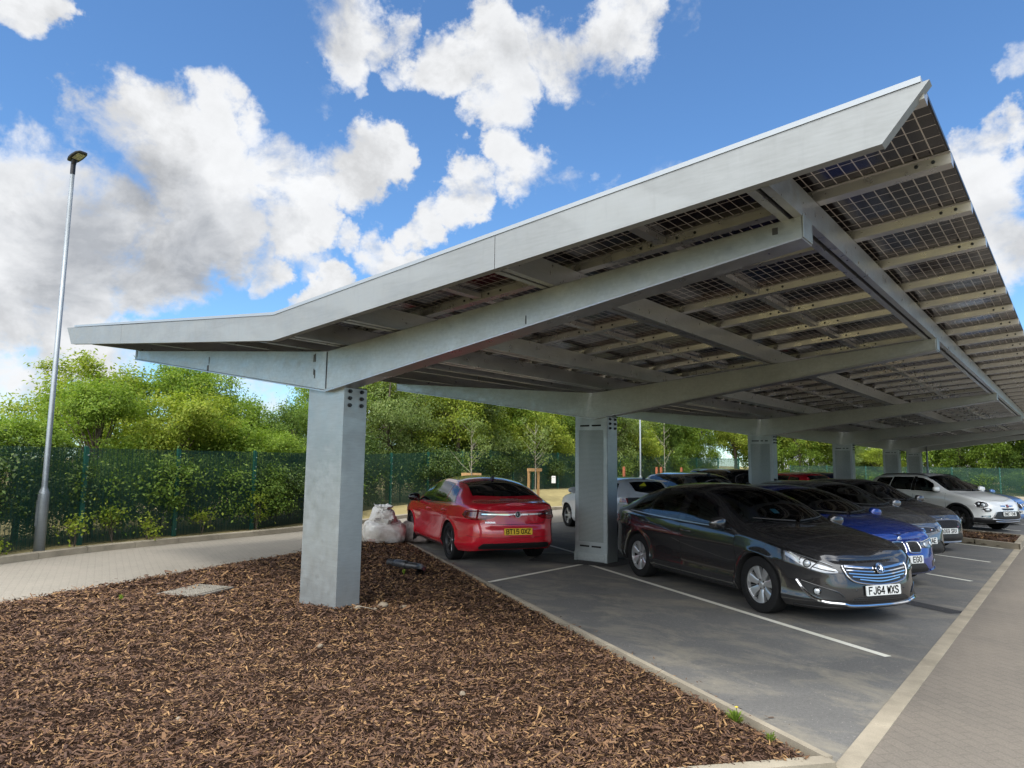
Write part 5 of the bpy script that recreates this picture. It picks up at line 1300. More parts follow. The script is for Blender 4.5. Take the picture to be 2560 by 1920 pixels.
    if g('aerial'):
        xa, kind = sp['aerial']; z = float(s._zC(xa)); b = MB()
        if kind == 'fin': b.prism([(xa + .09, z - .005), (xa - .04, z + .06), (xa - .07, z + .06), (xa - .07, z - .005)], -.02, .02, 'y')
        else: b.tube([(xa, 0, z), (xa - .17, 0, z + .22)], [.006, .003], 6)
        b.build('aerial', C_BLACK, car, bevel=.008 if kind == 'fin' else 0)
    for rr in sp.get('roof_rails', []):
        xa, xb, mt = rr
        for sgn in (1, -1):
            X = np.linspace(xa, xb, 14); Pp = s.deck(X, np.full(14, .93 * sgn)); Pp[1:-1, 2] += .035; Pp[0, 2] += .0; b = MB(); b.tube(Pp.tolist(), .015, 8); b.build('roof_rail', mt, car)
    return car, s

def add_part(car, s, F, part, paintmat):
    """part: dict(name, sides: 1 mirrored pair / 0 central, layers:[...])"""
    for sgn in ((1, -1) if part.get('pair', True) else (part.get('side', 1),)):
        b = MB(); mats = []
        def mi(m):
            m = paintmat if m == 'paint' else m
            if m not in mats: mats.append(m)
            return mats.index(m)
        for ly in part['layers']:
            k = ly[0]
            if k == 'strip':                                   # ('strip', mat, (u0,u1), lo, hi, off, th)
                P = pu(F, ly[2], ly[3], ly[4], 6, ly[7] if len(ly) > 7 else 28); shell(b, P if sgn > 0 else mir(P), ly[5], ly[6], mi(ly[1]))
            elif k == 'line':                                  # ('line', mat, [(u,v)...], radius, off)
                uv = ly[2]; pts = smooth([Vector(p) for p in uv], 6) if len(uv) > 2 else [Vector(uv[0]).lerp(Vector(uv[1]), t) for t in np.linspace(0, 1, 10)]
                Q = F(np.array([p[0] for p in pts]), np.array([p[1] for p in pts])); e = .01; Q2 = F(np.array([p[0] for p in pts]), np.array([p[1] + e for p in pts])); Q3 = F(np.array([p[0] + e for p in pts]), np.array([p[1] for p in pts]))
                n = np.cross(Q3 - Q, Q2 - Q); n /= np.maximum(np.linalg.norm(n, axis=1, keepdims=True), 1e-9); 
                if (n * (Q - np.array((-1.3, 0, .5)))).sum() < 0: n = -n
                Q = Q + n * ly[4]; b.tube((Q if sgn > 0 else mir(Q)).tolist(), ly[3], 8, mat=mi(ly[1]))
            elif k == 'disc':                                  # ('disc', mat, (u,v), r, off, [(rfrac,h)...])
                u, v = ly[2]; e = .01; c = F(np.array(u), np.array(v)); a = F(np.array(u + e), np.array(v)) - c; d = F(np.array(u), np.array(v + e)) - c; n = np.cross(a, d); n /= np.linalg.norm(n)
                if np.dot(n, c - np.array((-1.3, 0, .5))) < 0: n = -n
                a = a / np.linalg.norm(a); d = np.cross(n, a); c = c + n * ly[4]; rx = ly[3][0] if isinstance(ly[3], tuple) else ly[3]; rz = ly[3][1] if isinstance(ly[3], tuple) else ly[3]
                prof = ly[5] if len(ly) > 5 else [(0, .35), (.5, .30), (.85, .15), (1, 0)]; P = []
                for fr, h in prof: P.append([c + a * math.cos(t) * rx * fr + d * math.sin(t) * rz * fr + n * h * min(rx, rz) for t in np.linspace(0, 2 * math.pi, 25)])
                P = np.array(P); b.grid(P if sgn > 0 else mir(P), mi(ly[1]), True)
            elif k == 'text':
                pass
        o = b.build(part['name'], mats, car, merge=1e-5, recalc=part.get('recalc', False), sharp=R(40))
    return
# ------------------------------------------------------------------ the individual cars
def door(xf, xr, zb, zt, h, rear_cut=None, front_bot=None):
    f = [(xf if front_bot is None else front_bot, zb), (xf, lerp(zb, zt, .45)), (xf, zt)]
    r = [(xr, zb), (xr, zt)] if rear_cut is None else rear_cut
    return dict(f=f, r=r, h=h)
SIDE = [(0, -.075), (.08, -.03), (.17, -.002), (.25, -.014), (.45, -.020), (.62, -.012), (.735, .006), (.785, .0), (.88, -.013), (.95, -.024), (1, -.045)]
def saloon():
    return dict(wb=2.737, hw=.928, Rw=.335, Ra=.378, Rr=.225, tw=.225, wheel=(7, .030, .062, 0), alloy=C_ALLOY,
        outline=[(.985, 0), (.977, .25), (.93, .5), (.81, .70), (.56, .845), (.25, .905), (-.3, .922), (-1.4, .928), (-2.4, .925), (-3.0, .905), (-3.4, .85), (-3.66, .74), (-3.80, .52), (-3.85, .25), (-3.857, 0)],
        zlo=[(-3.857, .27), (-3.3, .22), (-2.3, .20), (-.4, .20), (.5, .175), (.985, .185)],
        zB=[(-3.857, .99), (-3.5, 1.02), (-3.0, 1.015), (-2.4, .985), (-1.4, .955), (-.35, .94), (0, .905), (.4, .845), (.7, .775), (.85, .735), (.985, .70)],
        side=SIDE, front=[(0, -.10), (.08, -.03), (.22, 0), (.45, -.006), (.7, -.035), (.88, -.075), (1, -.16)], rear=[(0, -.14), (.12, -.03), (.28, 0), (.42, -.004), (.6, -.04), (.8, -.055), (.93, -.06), (1, -.10)],
        inset=[(-3.857, .02), (-3.55, .08), (-3.2, .15), (-2.7, .245), (-2.0, .27), (-1.3, .24), (-.6, .10), (-.35, .075), (0, .08), (.5, .06), (.985, .02)],
        zE=[(-3.857, 1.0), (-3.6, 1.045), (-3.4, 1.075), (-3.15, 1.16), (-2.8, 1.295), (-2.3, 1.395), (-1.75, 1.42), (-1.35, 1.385), (-1.0, 1.275), (-.5, 1.035), (-.3, .985), (0, .935), (.4, .865), (.7, .785), (.84, .725), (.985, .69)],
        zC=[(-3.857, 1.02), (-3.74, 1.065), (-3.6, 1.07), (-3.42, 1.10), (-3.1, 1.26), (-2.7, 1.41), (-2.2, 1.485), (-1.7, 1.495), (-1.25, 1.44), (-.8, 1.27), (-.35, 1.06), (-.18, 1.005), (0, .985), (.4, .915), (.7, .815), (.84, .73), (.985, .69)],
        wins=[((-.66, -.90), (-1.515, -1.535), .07, .91), ((-1.65, -1.65), (-2.43, -2.38), .07, .91), ((-2.465, -2.41), (-2.98, -2.74), .08, .86)], pillars=[((-1.51, -1.53), (-1.655, -1.655))],
        screen=(-.24, -.47, -1.22, -1.30, .90), rearw=(-2.66, -2.62, -3.30, -3.16, .88), bonnet=(.79, .52, -.16, -.34, .90), waist=(-.52, -3.02, C_WAIST), mirror=(-.62, 1.02, None),
        doors=[door(-.40, -1.575, .27, .94, (-1.43, .845), None, -.44), door(-1.582, -2.60, .27, .955, (-2.46, .885), [(-2.24, .27), (-2.265, .42), (-2.33, .60), (-2.46, .74), (-2.60, .90), (-2.64, .97)])], aerial=(-2.55, 'fin'))
def insignia_front():
    L0 = [(.53, .575), (.66, .566), (.84, .600), (1.04, .675), (1.42, .845)]; H0 = [(.53, .600), (.66, .672), (.84, .735), (1.04, .792), (1.42, .860)]
    hl = dict(name='headlight', layers=[('strip', C_GLOSS, (.53, 1.42), L0, H0, .004, .004), ('strip', C_REFL, (.56, 1.16), [(.56, .584), (.68, .582), (.86, .618), (1.16, .742)], [(.56, .604), (.68, .648), (.86, .690), (1.16, .775)], .008, .003),
        ('strip', C_LENS, (.58, .78), [(.58, .60), (.78, .632)], [(.58, .618), (.78, .662)], .011, .002), ('line', C_REFL, [(.62, .655), (.80, .708), (1.12, .785)], .007, .007), ('line', C_LENS, [(.98, .680), (1.02, .73), (1.10, .770)], .011, .009), ('line', C_GLOSS, [(.60, .596), (.72, .612), (.84, .640)], .005, .012), ('line', C_GLOSS, [(.78, .690), (.84, .645), (.86, .615)], .006, .012), ('line', C_GLOSS, [(.97, .735), (.985, .70), (.975, .668)], .006, .012),
        ('disc', C_GLOSS, (.90, .672), .046, .008), ('disc', C_LENS, (.90, .672), .037, .016, [(0, .8), (.4, .7), (.8, .35), (1, 0)])])
    gl, gh = [(-.50, .635), (-.44, .535), (-.32, .480), (0, .450), (.32, .480), (.44, .535), (.50, .635)], [(-.50, .655), (-.35, .672), (0, .676), (.35, .672), (.50, .655)]
    ly = [('strip', C_BLACK, (-.50, .50), gl, gh, .004, .004, 40)]
    for zc, hw_, th in ((.634, .475, .019), (.597, .460, .011), (.564, .435, .011), (.531, .395, .011), (.500, .305, .010)):
        d = .014; ly.append(('strip', C_CHROME, (-hw_, hw_), [(-hw_, zc - th / 2 + d), (0, zc - th / 2 - d), (hw_, zc - th / 2 + d)], [(-hw_, zc + th / 2 + d), (0, zc + th / 2 - d), (hw_, zc + th / 2 + d)], .018, .012, 30))
    gr = dict(name='grille', pair=False, layers=ly + [('line', C_CHROME, gl, .010, .010), ('line', C_CHROME, [gl[0], (-.50, .645), gh[0]], .009, .010), ('line', C_CHROME, [gl[-1], (.50, .645), gh[-1]], .009, .010)])
    bd = dict(name='badge', pair=False, layers=[('disc', C_GLOSS, (0, .612), .052, .026, [(0, .2), (.8, .2), (1, 0)]), ('disc', C_CHROME, (0, .612), .062, .028, [(.78, .0), (.84, .28), (.94, .28), (1, 0)]), ('line', C_CHROME, [(-.035, .630), (-.008, .640), (.016, .622), (.004, .600), (.022, .576)], .010, .040), ('line', C_CHROME, [(-.030, .612), (-.012, .602), (-.016, .580)], .008, .040), ('line', C_CHROME, [(.028, .635), (.034, .610), (.026, .59)], .006, .040)])
    fg = dict(name='fog_light', layers=[('strip', C_BLACK, (.50, .98), [(.50, .290), (.70, .300), (.86, .34), (.98, .47)], [(.50, .325), (.58, .375), (.75, .425), (.98, .478)], .003, .003), ('line', C_GLOSS, [(.52, .335), (.58, .380), (.75, .430), (.97, .482)], .008, .003), ('disc', C_GLOSS, (.80, .380), .045, .006, [(0, .15), (.8, .2), (1, .0)]), ('disc', C_LENS, (.80, .380), .034, .010)])
    tr = dict(name='bumper_trim', layers=[('line', C_CHROME, [(0, .230), (.40, .234), (.52, .256), (.72, .270), (.86, .312), (.95, .382), (1.03, .480)], .017, .006)])
    lm = dict(name='lower_grille', pair=False, layers=[('strip', C_MESH, (-.44, .44), [(-.44, .262), (0, .238), (.44, .262)], [(-.44, .285), (-.36, .325), (0, .335), (.36, .325), (.44, .285)], .003, .002, 30)])
    sn = dict(name='parking_sensor', layers=[('disc', C_GLOSS, (.36, .40), .011, .003), ('disc', C_GLOSS, (.70, .47), .011, .003)])
    sp_ = dict(name='splitter', pair=False, layers=[('strip', C_BLACK, (-1.1, 1.1), [(-1.1, .178), (0, .186), (1.1, .178)], [(-1.1, .205), (0, .212), (1.1, .205)], .008, .010, 60)])
    return [hl, gr, bd, fg, tr, lm, sn, sp_]
def insignia_rear():
    tl = dict(name='tail_light', layers=[('strip', C_REDD, (.36, 1.10), [(.36, .862), (.5, .80), (.75, .772), (1.0, .80), (1.10, .845)], [(.36, .885), (.5, .918), (.75, .945), (1.0, .928), (1.10, .86)], .006, .006), ('strip', C_RED, (.46, .98), [(.46, .815), (.75, .782), (.98, .81)], [(.46, .845), (.75, .838), (.98, .842)], .010, .003), ('line', C_RED, [(.5, .895), (.75, .922), (.98, .905)], .008, .008)])
    bar = dict(name='boot_trim', pair=False, layers=[('strip', C_CHROME, (-.66, .66), [(-.66, .868), (0, .852), (.66, .868)], [(-.66, .884), (0, .882), (.66, .884)], .014, .010, 40)])
    bd = dict(name='badge', pair=False, layers=[('disc', C_GLOSS, (0, .868), .048, .018, [(0, .2), (.8, .2), (1, 0)]), ('disc', C_CHROME, (0, .868), .056, .020, [(.78, .0), (.84, .28), (.94, .28), (1, 0)]), ('line', C_CHROME, [(-.03, .885), (-.006, .893), (.014, .876), (.004, .858), (.018, .836)], .008, .030)])
    df = dict(name='diffuser', pair=False, layers=[('strip', C_BLACK, (-.72, .72), [(-.72, .285), (0, .285), (.72, .285)], [(-.72, .315), (-.6, .385), (0, .39), (.6, .385), (.72, .315)], .006, .006, 40)])
    ln = dict(name='boot_shut_line', pair=False, layers=[('line', C_GAP, [(-.60, .79), (-.52, .72), (-.3, .705), (0, .70), (.3, .705), (.52, .72), (.60, .79)], .0035, .000), ('line', C_GAP, [(-.98, .50), (-.5, .485), (0, .48), (.5, .485), (.98, .50)], .0035, -.001)])
    return [tl, bar, bd, df, ln]
def strip_bl(m, z0=.962, w=.16): pass
SILL = dict(name='sill_trim', layers=[('strip', C_BLACK, (-2.30, -.44), [(-2.30, .21), (-.44, .21)], [(-2.30, .245), (-.44, .245)], .004, .004)])
def simple_rear(zl=.78, zh=.98, s0=.46, s1=.98, zlow=.45):
    return [dict(name='tail_light', layers=[('strip', C_REDD, (s0, s1), [(s0, zl), (s1, zl + .03)], [(s0, zh), (s1, zh - .03)], .006, .006), ('strip', C_RED, (s0 + .04, s1 - .06), [(s0 + .04, zl + .03), (s1 - .06, zl + .05)], [(s0 + .04, zh - .05), (s1 - .06, zh - .07)], .010, .003)]),
            dict(name='rear_bumper_trim', pair=False, layers=[('strip', C_BLACK, (-.8, .8), [(-.8, .28), (0, .28), (.8, .28)], [(-.8, .32), (0, zlow), (.8, .32)], .005, .005, 30)])]
def stretch(o, fo, ro, wb, hw, fo0=.985, ro0=1.12, wb0=2.737, hw0=.928):
    def fx(x):
        if x > 0: return x * fo / fo0
        if x < -wb0: return -wb + (x + wb0) * ro / ro0
        return x * wb / wb0
    return fx
def derive(base, wb, fo, ro, hw, H, **over):
    """a shape of other proportions from the saloon's curves"""
    fx = stretch(None, fo, ro, wb, hw); k = hw / base['hw']; d = dict(base); d['wb'] = wb; d['hw'] = hw; d['outline'] = [(fx(x), y * k) for x, y in base['outline']]
    for c in ('zlo', 'inset'): d[c] = [(fx(x), v) for x, v in base[c]]
    hz = H / 1.495
    for c in ('zE', 'zC', 'zB'): d[c] = [(fx(x), v if v < .72 else .72 + (v - .72) * (H - .72) / (1.495 - .72)) for x, v in base[c]]
    X = lambda t: tuple(fx(q) for q in t)
    d['wins'] = [(X(w[0]), X(w[1]), *w[2:]) for w in base['wins']]; d['pillars'] = [(X(a), X(b)) for a, b in base['pillars']]
    for c in ('screen', 'rearw'): q = base[c]; d[c] = (*[fx(v) for v in q[:4]], q[4])
    q = base['bonnet']; d['bonnet'] = (*[fx(v) for v in q[:4]], q[4])
    fz = lambda v: v if v < .72 else .72 + (v - .72) * (H - .72) / (1.495 - .72)
    d['doors'] = [dict(f=[(fx(a), fz(b)) for a, b in e['f']], r=[(fx(a), fz(b)) for a, b in e['r']], h=(fx(e['h'][0]), fz(e['h'][1]))) for e in base['doors']]
    if base.get('waist'): d['waist'] = (fx(base['waist'][0]), fx(base['waist'][1]), base['waist'][2])
    d['mirror'] = (fx(base['mirror'][0]), fz(base['mirror'][1]), base['mirror'][2])
    if base.get('aerial'): d['aerial'] = (fx(base['aerial'][0]), base['aerial'][1])
    d.update(over); return d
def hatch(wb, fo, ro, hw, H, zbelt=.95, **over):
    r = -(wb + ro); c = r
    d = dict(wb=wb, hw=hw, Rw=.315, Ra=.355, Rr=.215, tw=.205, wheel=(5, .028, .05, .035), alloy=C_ALLOY,
        outline=[(fo, 0), (fo - .01, .25), (fo - .06, .5), (fo - .19, hw - .21), (fo - .42, hw - .075), (.12, hw - .02), (-.4, hw - .006), (-wb * .5, hw), (-wb + .2, hw), (-wb - .2, hw - .03), (r + .36, hw - .085), (r + .13, hw - .2), (r + .03, .5), (r + .005, .25), (r, 0)],
        zlo=[(r, .30), (-wb - .3, .24), (-wb + .3, .19), (-.4, .19), (.4, .18), (fo, .19)],
        zB=[(r, zbelt + .04), (-wb, zbelt + .03), (-wb * .5, zbelt), (-.3, zbelt - .02), (0, zbelt - .06), (.4, zbelt - .14), (fo - .18, zbelt - .215), (fo, zbelt - .25)],
        side=SIDE, front=[(0, -.10), (.08, -.03), (.22, 0), (.45, -.006), (.7, -.03), (.88, -.07), (1, -.14)], rear=[(0, -.12), (.12, -.03), (.28, 0), (.45, -.005), (.65, -.03), (.85, -.05), (1, -.09)],
        inset=[(r, .03), (r + .15, .11), (r + .45, .22), (-wb * .62, .25), (-wb * .47, .23), (-.5, .10), (-.3, .07), (0, .07), (.4, .06), (fo, .02)],
        zE=[(r, zbelt + .05), (r + .12, zbelt + .06), (r + .22, zbelt + .17), (r + .45, H - .17), (r + .75, H - .10), (-wb * .6, H - .075), (-wb * .47, H - .10), (-.8, H - .28), (-.42, zbelt + .06), (-.25, zbelt + .015), (0, zbelt - .03), (.4, zbelt - .115), (fo - .18, zbelt - .22), (fo, zbelt - .265)],
        zC=[(r, zbelt + .05), (r + .12, zbelt + .065), (r + .2, zbelt + .15), (r + .42, H - .12), (r + .50, H - .06), (r + .9, H - .01), (-wb * .6, H), (-wb * .42, H - .045), (-.65, H - .26), (-.20, zbelt + .07), (-.06, zbelt + .025), (.1, zbelt + .0), (.4, zbelt - .065), (fo - .2, zbelt - .19), (fo, zbelt - .265)],
        wins=[((-.60, -.82), (-wb * .522, -wb * .532), .07, .90), ((-wb * .578, -wb * .578), (-wb * .865, -wb * .85), .07, .90), ((-wb * .88, -wb * .865), (r + .48, r + .62), .09, .82)], pillars=[((-wb * .525, -wb * .535), (-wb * .575, -wb * .575))],
        screen=(-.13, -.38, -wb * .40, -wb * .44, .90), rearw=(r + .44, r + .50, r + .16, r + .22, .84), bonnet=(fo - .20, fo - .44, -.05, -.26, .90), mirror=(-.56, zbelt + .08, None),
        doors=[door(-.36, -wb * .545, .27, zbelt - .01, (-wb * .5, zbelt - .10), None, -.39), door(-wb * .548, -wb * .92, .27, zbelt, (-wb * .88, zbelt - .07), [(-wb + .5, .27), (-wb + .47, .42), (-wb + .42, .58), (-wb * .92 + .12, .72), (-wb * .92, .9)])], front_parts=[], rear_parts=simple_rear(), aerial=(r + .55, 'fin'))
    d.update(over); return d
P_DARK = paint('metallic_charcoal_paint', (.026, .026, .028), .35, .22, .4); P_RED = paint('red_paint', (.56, .011, .026), .05, .25, .1); P_BLUE = paint('metallic_blue_paint', (.010, .042, .27), .4, .22, .3)
P_GREY = paint('metallic_grey_paint', (.15, .155, .165), .5, .24, .25); P_GUN = paint('gunmetal_paint', (.075, .075, .08), .45, .24, .3); P_WHITE = paint('white_paint', (.74, .75, .73), 0, .3); P_SILV = paint('silver_paint', (.56, .58, .60), .45, .3, .15)
P_BLACK = paint('black_paint', (.010, .010, .012), .2, .25); P_NAVY = paint('navy_paint', (.012, .03, .10), .3, .3); P_SKY = paint('light_blue_paint', (.10, .22, .48), .3, .3, .1); P_PEARL = paint('pearl_white_paint', (.70, .72, .74), .1, .3)
AF = ANG + math.pi          # front row: noses towards the paving
# 1 charcoal saloon
d = saloon(); d['mirror'] = (-.62, 1.015, P_DARK)
d.update(front_parts=insignia_front(), rear_parts=insignia_rear(), flank_parts=[SILL, dict(name='fuel_flap', pair=False, side=-1, layers=[('disc', C_GAP, (-3.02, .865), .090, .001, [(0, 0), (1, 0)]), ('disc', 'paint', (-3.02, .865), .084, .003, [(0, .02), (.9, .02), (1, 0)])])], front_plate=('FJ64 WXS', .395), handle_mat=P_DARK)
car1, sh1 = build_car('saloon_car', 'dark charcoal saloon with chrome slatted grille and plate FJ64 WXS', d, (4.174, 4.455), AF, P_DARK)
# 2 red saloon seen from behind
d = saloon(); d['mirror'] = (-.62, 1.015, C_GLOSS); d.update(wheel=(5, .016, .020, .030), alloy=C_ALLOYD, Rr=.245, front_parts=insignia_front(), rear_parts=insignia_rear(), flank_parts=[SILL], rear_plate=('BT15 OXZ', .585), handle_mat=P_RED)
car2, sh2 = build_car('saloon_car', 'bright red saloon seen from behind with yellow plate BT15 OXZ', d, (-4.10, 6.34), R(152), P_RED, 'cars nosed in on the far side')
rs = [sh2.band(np.array(sh2.S - .40), np.array(.742))]
for txt, yy, zz, sz in (('INSIGNIA', .50, .735, .042),):
    q = sh2.band(np.array(sh2.S - yy), np.array(zz)); qa = sh2.band(np.array(sh2.S - yy + .02), np.array(zz)); ex = Vector([float(v) for v in qa - q]).normalized(); qz = sh2.band(np.array(sh2.S - yy), np.array(zz + .02)); ez = Vector([float(v) for v in qz - q]).normalized(); en = ex.cross(ez).normalized(); ez = en.cross(ex)
    M0 = Matrix(((ex.x, ez.x, en.x, float(q[0])), (ex.y, ez.y, en.y, float(q[1])), (ex.z, ez.z, en.z, float(q[2])), (0, 0, 0, 1))) @ Matrix.Translation((0, 0, .006))
    text_mesh(txt, sz, C_CHROME, car2, M0, 'boot_lettering', .01, 1.0, .001)
bl = MB(); P = sh2.deck(np.repeat(np.linspace(-3.40, -3.44, 4)[:, None], 13, 1), np.repeat(np.linspace(-.25, .25, 13)[None], 4, 0)); shell(bl, P, .012, .010); bl.build('high_brake_light', C_REDD, car2)
# 3 blue saloon, kidney grille
base = saloon(); d = derive(base, 2.81, .80, 1.02, .905, 1.43); d['mirror'] = (d['mirror'][0], d['mirror'][1], P_BLUE)
kl = lambda a, b_, z0, z1: ([(a, z0 + .035), (a + .015, z0 + .008), ((a + b_) / 2, z0), (b_ - .03, z0 + .008), (b_, z0 + .05)], [(a, z1 - .03), (a + .012, z1 - .006), ((a + b_) / 2, z1), (b_ - .02, z1 - .008), (b_, z1 - .05)])
kd = []; lo, hi = kl(.035, .285, .515, .665)
kd = [('strip', C_GLOSS, (.035, .285), lo, hi, .006, .006), ('line', C_CHROME, lo, .011, .010), ('line', C_CHROME, hi, .011, .010), ('line', C_CHROME, [lo[0], (.033, .59), hi[0]], .010, .010), ('line', C_CHROME, [lo[-1], (.288, .59), hi[-1]], .010, .010)]
for q in np.linspace(.06, .262, 9): kd.append(('line', C_BLACK, [(q, .53), (q + .004, .59), (q, .65)], .0055, .012))
hl = dict(name='headlight', layers=[('strip', C_GLOSS, (.31, .92), [(.31, .585), (.5, .565), (.92, .64)], [(.31, .655), (.5, .675), (.92, .735)], .004, .004), ('strip', C_REFL, (.33, .80), [(.33, .60), (.5, .58), (.80, .63)], [(.33, .642), (.5, .66), (.80, .70)], .007, .003), ('disc', C_LENS, (.43, .618), .034, .012), ('disc', C_LENS, (.62, .625), .036, .012), ('line', C_LENS, [(.34, .652), (.5, .668), (.8, .708)], .007, .008)])
fp = [dict(name='grille', layers=kd), hl, dict(name='badge', pair=False, layers=[('disc', C_SATIN, (0, .705), .041, .004, [(0, .1), (.85, .12), (1, 0)]), ('disc', P_PEARL, (0, .705), .030, .008, [(0, .1), (1, 0)]), ('strip', P_SKY, (.0, .022), [(0, .705), (.022, .705)], [(0, .727), (.022, .722)], .016, .001), ('strip', P_SKY, (-.022, 0), [(-.022, .688), (0, .683)], [(-.022, .705), (0, .705)], .016, .001)]),
      dict(name='lower_grille', pair=False, layers=[('strip', C_MESH, (-.42, .42), [(-.42, .235), (0, .225), (.42, .235)], [(-.42, .27), (-.30, .365), (0, .37), (.30, .365), (.42, .27)], .003, .002, 34)]),
      dict(name='air_intake', layers=[('strip', C_GLOSS, (.54, .90), [(.54, .30), (.9, .335)], [(.54, .375), (.9, .465)], .003, .002), ('line', 'paint', [(.48, .255), (.66, .262), (.90, .31)], .012, .004), ('disc', C_LENS, (.70, .37), .030, .006)])]
d.update(front_parts=fp, rear_parts=insignia_rear()[:1] + insignia_rear()[3:], front_plate=('D111 EGO', .425), handle_mat=P_BLUE, waist=None, wheel=(5, .02, .026, .04))
car3, sh3 = build_car('saloon_car', 'metallic blue car with twin kidney grille beside the charcoal saloon, plate ending EGO', d, (4.13, 7.22), AF, P_BLUE)
# 4 grey hatch with trapezoid grille
d = hatch(2.636, .87, .76, .905, 1.455, .955); d['mirror'] = (d['mirror'][0], d['mirror'][1], P_GREY)
fp = [dict(name='grille', pair=False, layers=[('strip', C_MESHF, (-.36, .36), [(-.36, .605), (0, .575), (.36, .605)], [(-.36, .672), (0, .688), (.36, .672)], .004, .004, 30), ('line', C_SATIN, [(-.36, .672), (0, .688), (.36, .672)], .008, .006), ('line', C_SATIN, [(-.36, .605), (0, .575), (.36, .605)], .008, .006)]),
      dict(name='badge', pair=False, layers=[('strip', C_CHROME, (-.045, .045), [(-.045, .60), (.045, .60)], [(-.045, .618), (.045, .618)], .014, .008), ('strip', C_CHROME, (-.045, .045), [(-.045, .626), (.045, .626)], [(-.045, .642), (.045, .642)], .014, .008), ('strip', C_CHROME, (-.045, .045), [(-.045, .650), (.045, .650)], [(-.045, .668), (.045, .668)], .014, .008), ('strip', C_CHROME, (-.045, -.028), [(-.045, .64), (-.028, .64)], [(-.045, .655), (-.028, .655)], .0138, .007), ('strip', C_CHROME, (.028, .045), [(.028, .61), (.045, .61)], [(.028, .63), (.045, .63)], .0138, .007)]),
      dict(name='grille_badge', pair=False, layers=[('disc', C_RED, (.20, .635), .014, .012), ('disc', C_CHROME, (.235, .635), .014, .012)]),
      dict(name='headlight', layers=[('strip', C_GLOSS, (.40, 1.0), [(.40, .605), (.6, .60), (1.0, .69)], [(.40, .68), (.6, .70), (1.0, .752)], .004, .004), ('strip', C_REFL, (.43, .90), [(.43, .615), (.6, .612), (.90, .67)], [(.43, .668), (.6, .685), (.90, .722)], .007, .003), ('disc', C_LENS, (.60, .65), .036, .010)]),
      dict(name='lower_grille', pair=False, layers=[('strip', C_MESHF, (-.62, .62), [(-.62, .225), (0, .215), (.62, .225)], [(-.62, .25), (-.42, .43), (0, .44), (.42, .43), (.62, .25)], .003, .002, 40), ('line', C_GLOSS, [(-.64, .215), (-.44, .435), (-.30, .452), (0, .455), (.30, .452), (.44, .435), (.64, .215)], .010, .006)])]
d.update(front_parts=fp, front_plate=('OY17 VAE', .455), handle_mat=P_GREY, wheel=(5, .03, .05, .03))
car4, sh4 = build_car('hatchback_car', 'silver grey hatchback between the blue car and the gunmetal hatchback, plate ending VAE', d, (3.86, 10.10), AF, P_GREY)
# 5 gunmetal hatch with wide mesh grille
d = hatch(2.493, .84, .74, .868, 1.47, .965); d['mirror'] = (d['mirror'][0], d['mirror'][1], P_GUN)
fp = [dict(name='grille', pair=False, layers=[('strip', C_MESH, (-.48, .48), [(-.48, .555), (-.40, .49), (0, .480), (.40, .49), (.48, .555)], [(-.48, .585), (-.36, .655), (0, .668), (.36, .655), (.48, .585)], .004, .004, 36), ('line', C_SATIN, [(-.48, .585), (-.36, .655), (0, .668), (.36, .655), (.48, .585)], .009, .007), ('line', C_GLOSS, [(-.48, .555), (-.40, .49), (0, .480), (.40, .49), (.48, .555)], .008, .006)] + [('line', C_BLACK, [(a_, .50), (a_ + .09, .575), (a_ + .18, .65)], .006, .008) for a_ in np.linspace(-.40, .22, 11)] + [('line', C_BLACK, [(a_ + .18, .50), (a_ + .09, .575), (a_, .65)], .006, .008) for a_ in np.linspace(-.40, .22, 11)]),
      dict(name='badge', pair=False, layers=[('disc', C_CHROME, (0, .695), (.062, .025), .003, [(.84, .0), (.9, .3), (1, 0)]), ('disc', P_NAVY, (0, .695), (.054, .020), .004, [(0, .25), (1, .1)])]),
      dict(name='grille_badge', pair=False, layers=[('strip', C_RED, (.30, .36), [(.30, .51), (.36, .515)], [(.30, .535), (.36, .54)], .012, .004)]),
      dict(name='headlight', layers=[('strip', C_GLOSS, (.50, 1.06), [(.50, .60), (.7, .605), (1.06, .72)], [(.50, .655), (.7, .695), (1.06, .765)], .004, .004), ('strip', C_REFL, (.53, .95), [(.53, .61), (.7, .618), (.95, .69)], [(.53, .645), (.7, .68), (.95, .735)], .007, .003), ('disc', C_LENS, (.70, .648), .034, .010)]),
      dict(name='lower_grille', pair=False, layers=[('strip', C_MESHF, (-.52, .52), [(-.52, .245), (0, .240), (.52, .245)], [(-.52, .28), (-.44, .395), (0, .40), (.44, .395), (.52, .28)], .003, .002, 36)]),
      dict(name='splitter', pair=False, layers=[('strip', C_SATIN, (-.85, .85), [(-.85, .195), (0, .20), (.85, .195)], [(-.85, .215), (0, .222), (.85, .215)], .020, .020, 50)])]
d.update(front_parts=fp, front_plate=('AO69 SRX', .445), handle_mat=P_GUN, alloy=C_ALLOYD)
car5, sh5 = build_car('hatchback_car', 'gunmetal hatchback with wide black mesh grille next to the planter, plate AO69 SRX', d, (3.88, 12.85), AF, P_GUN)
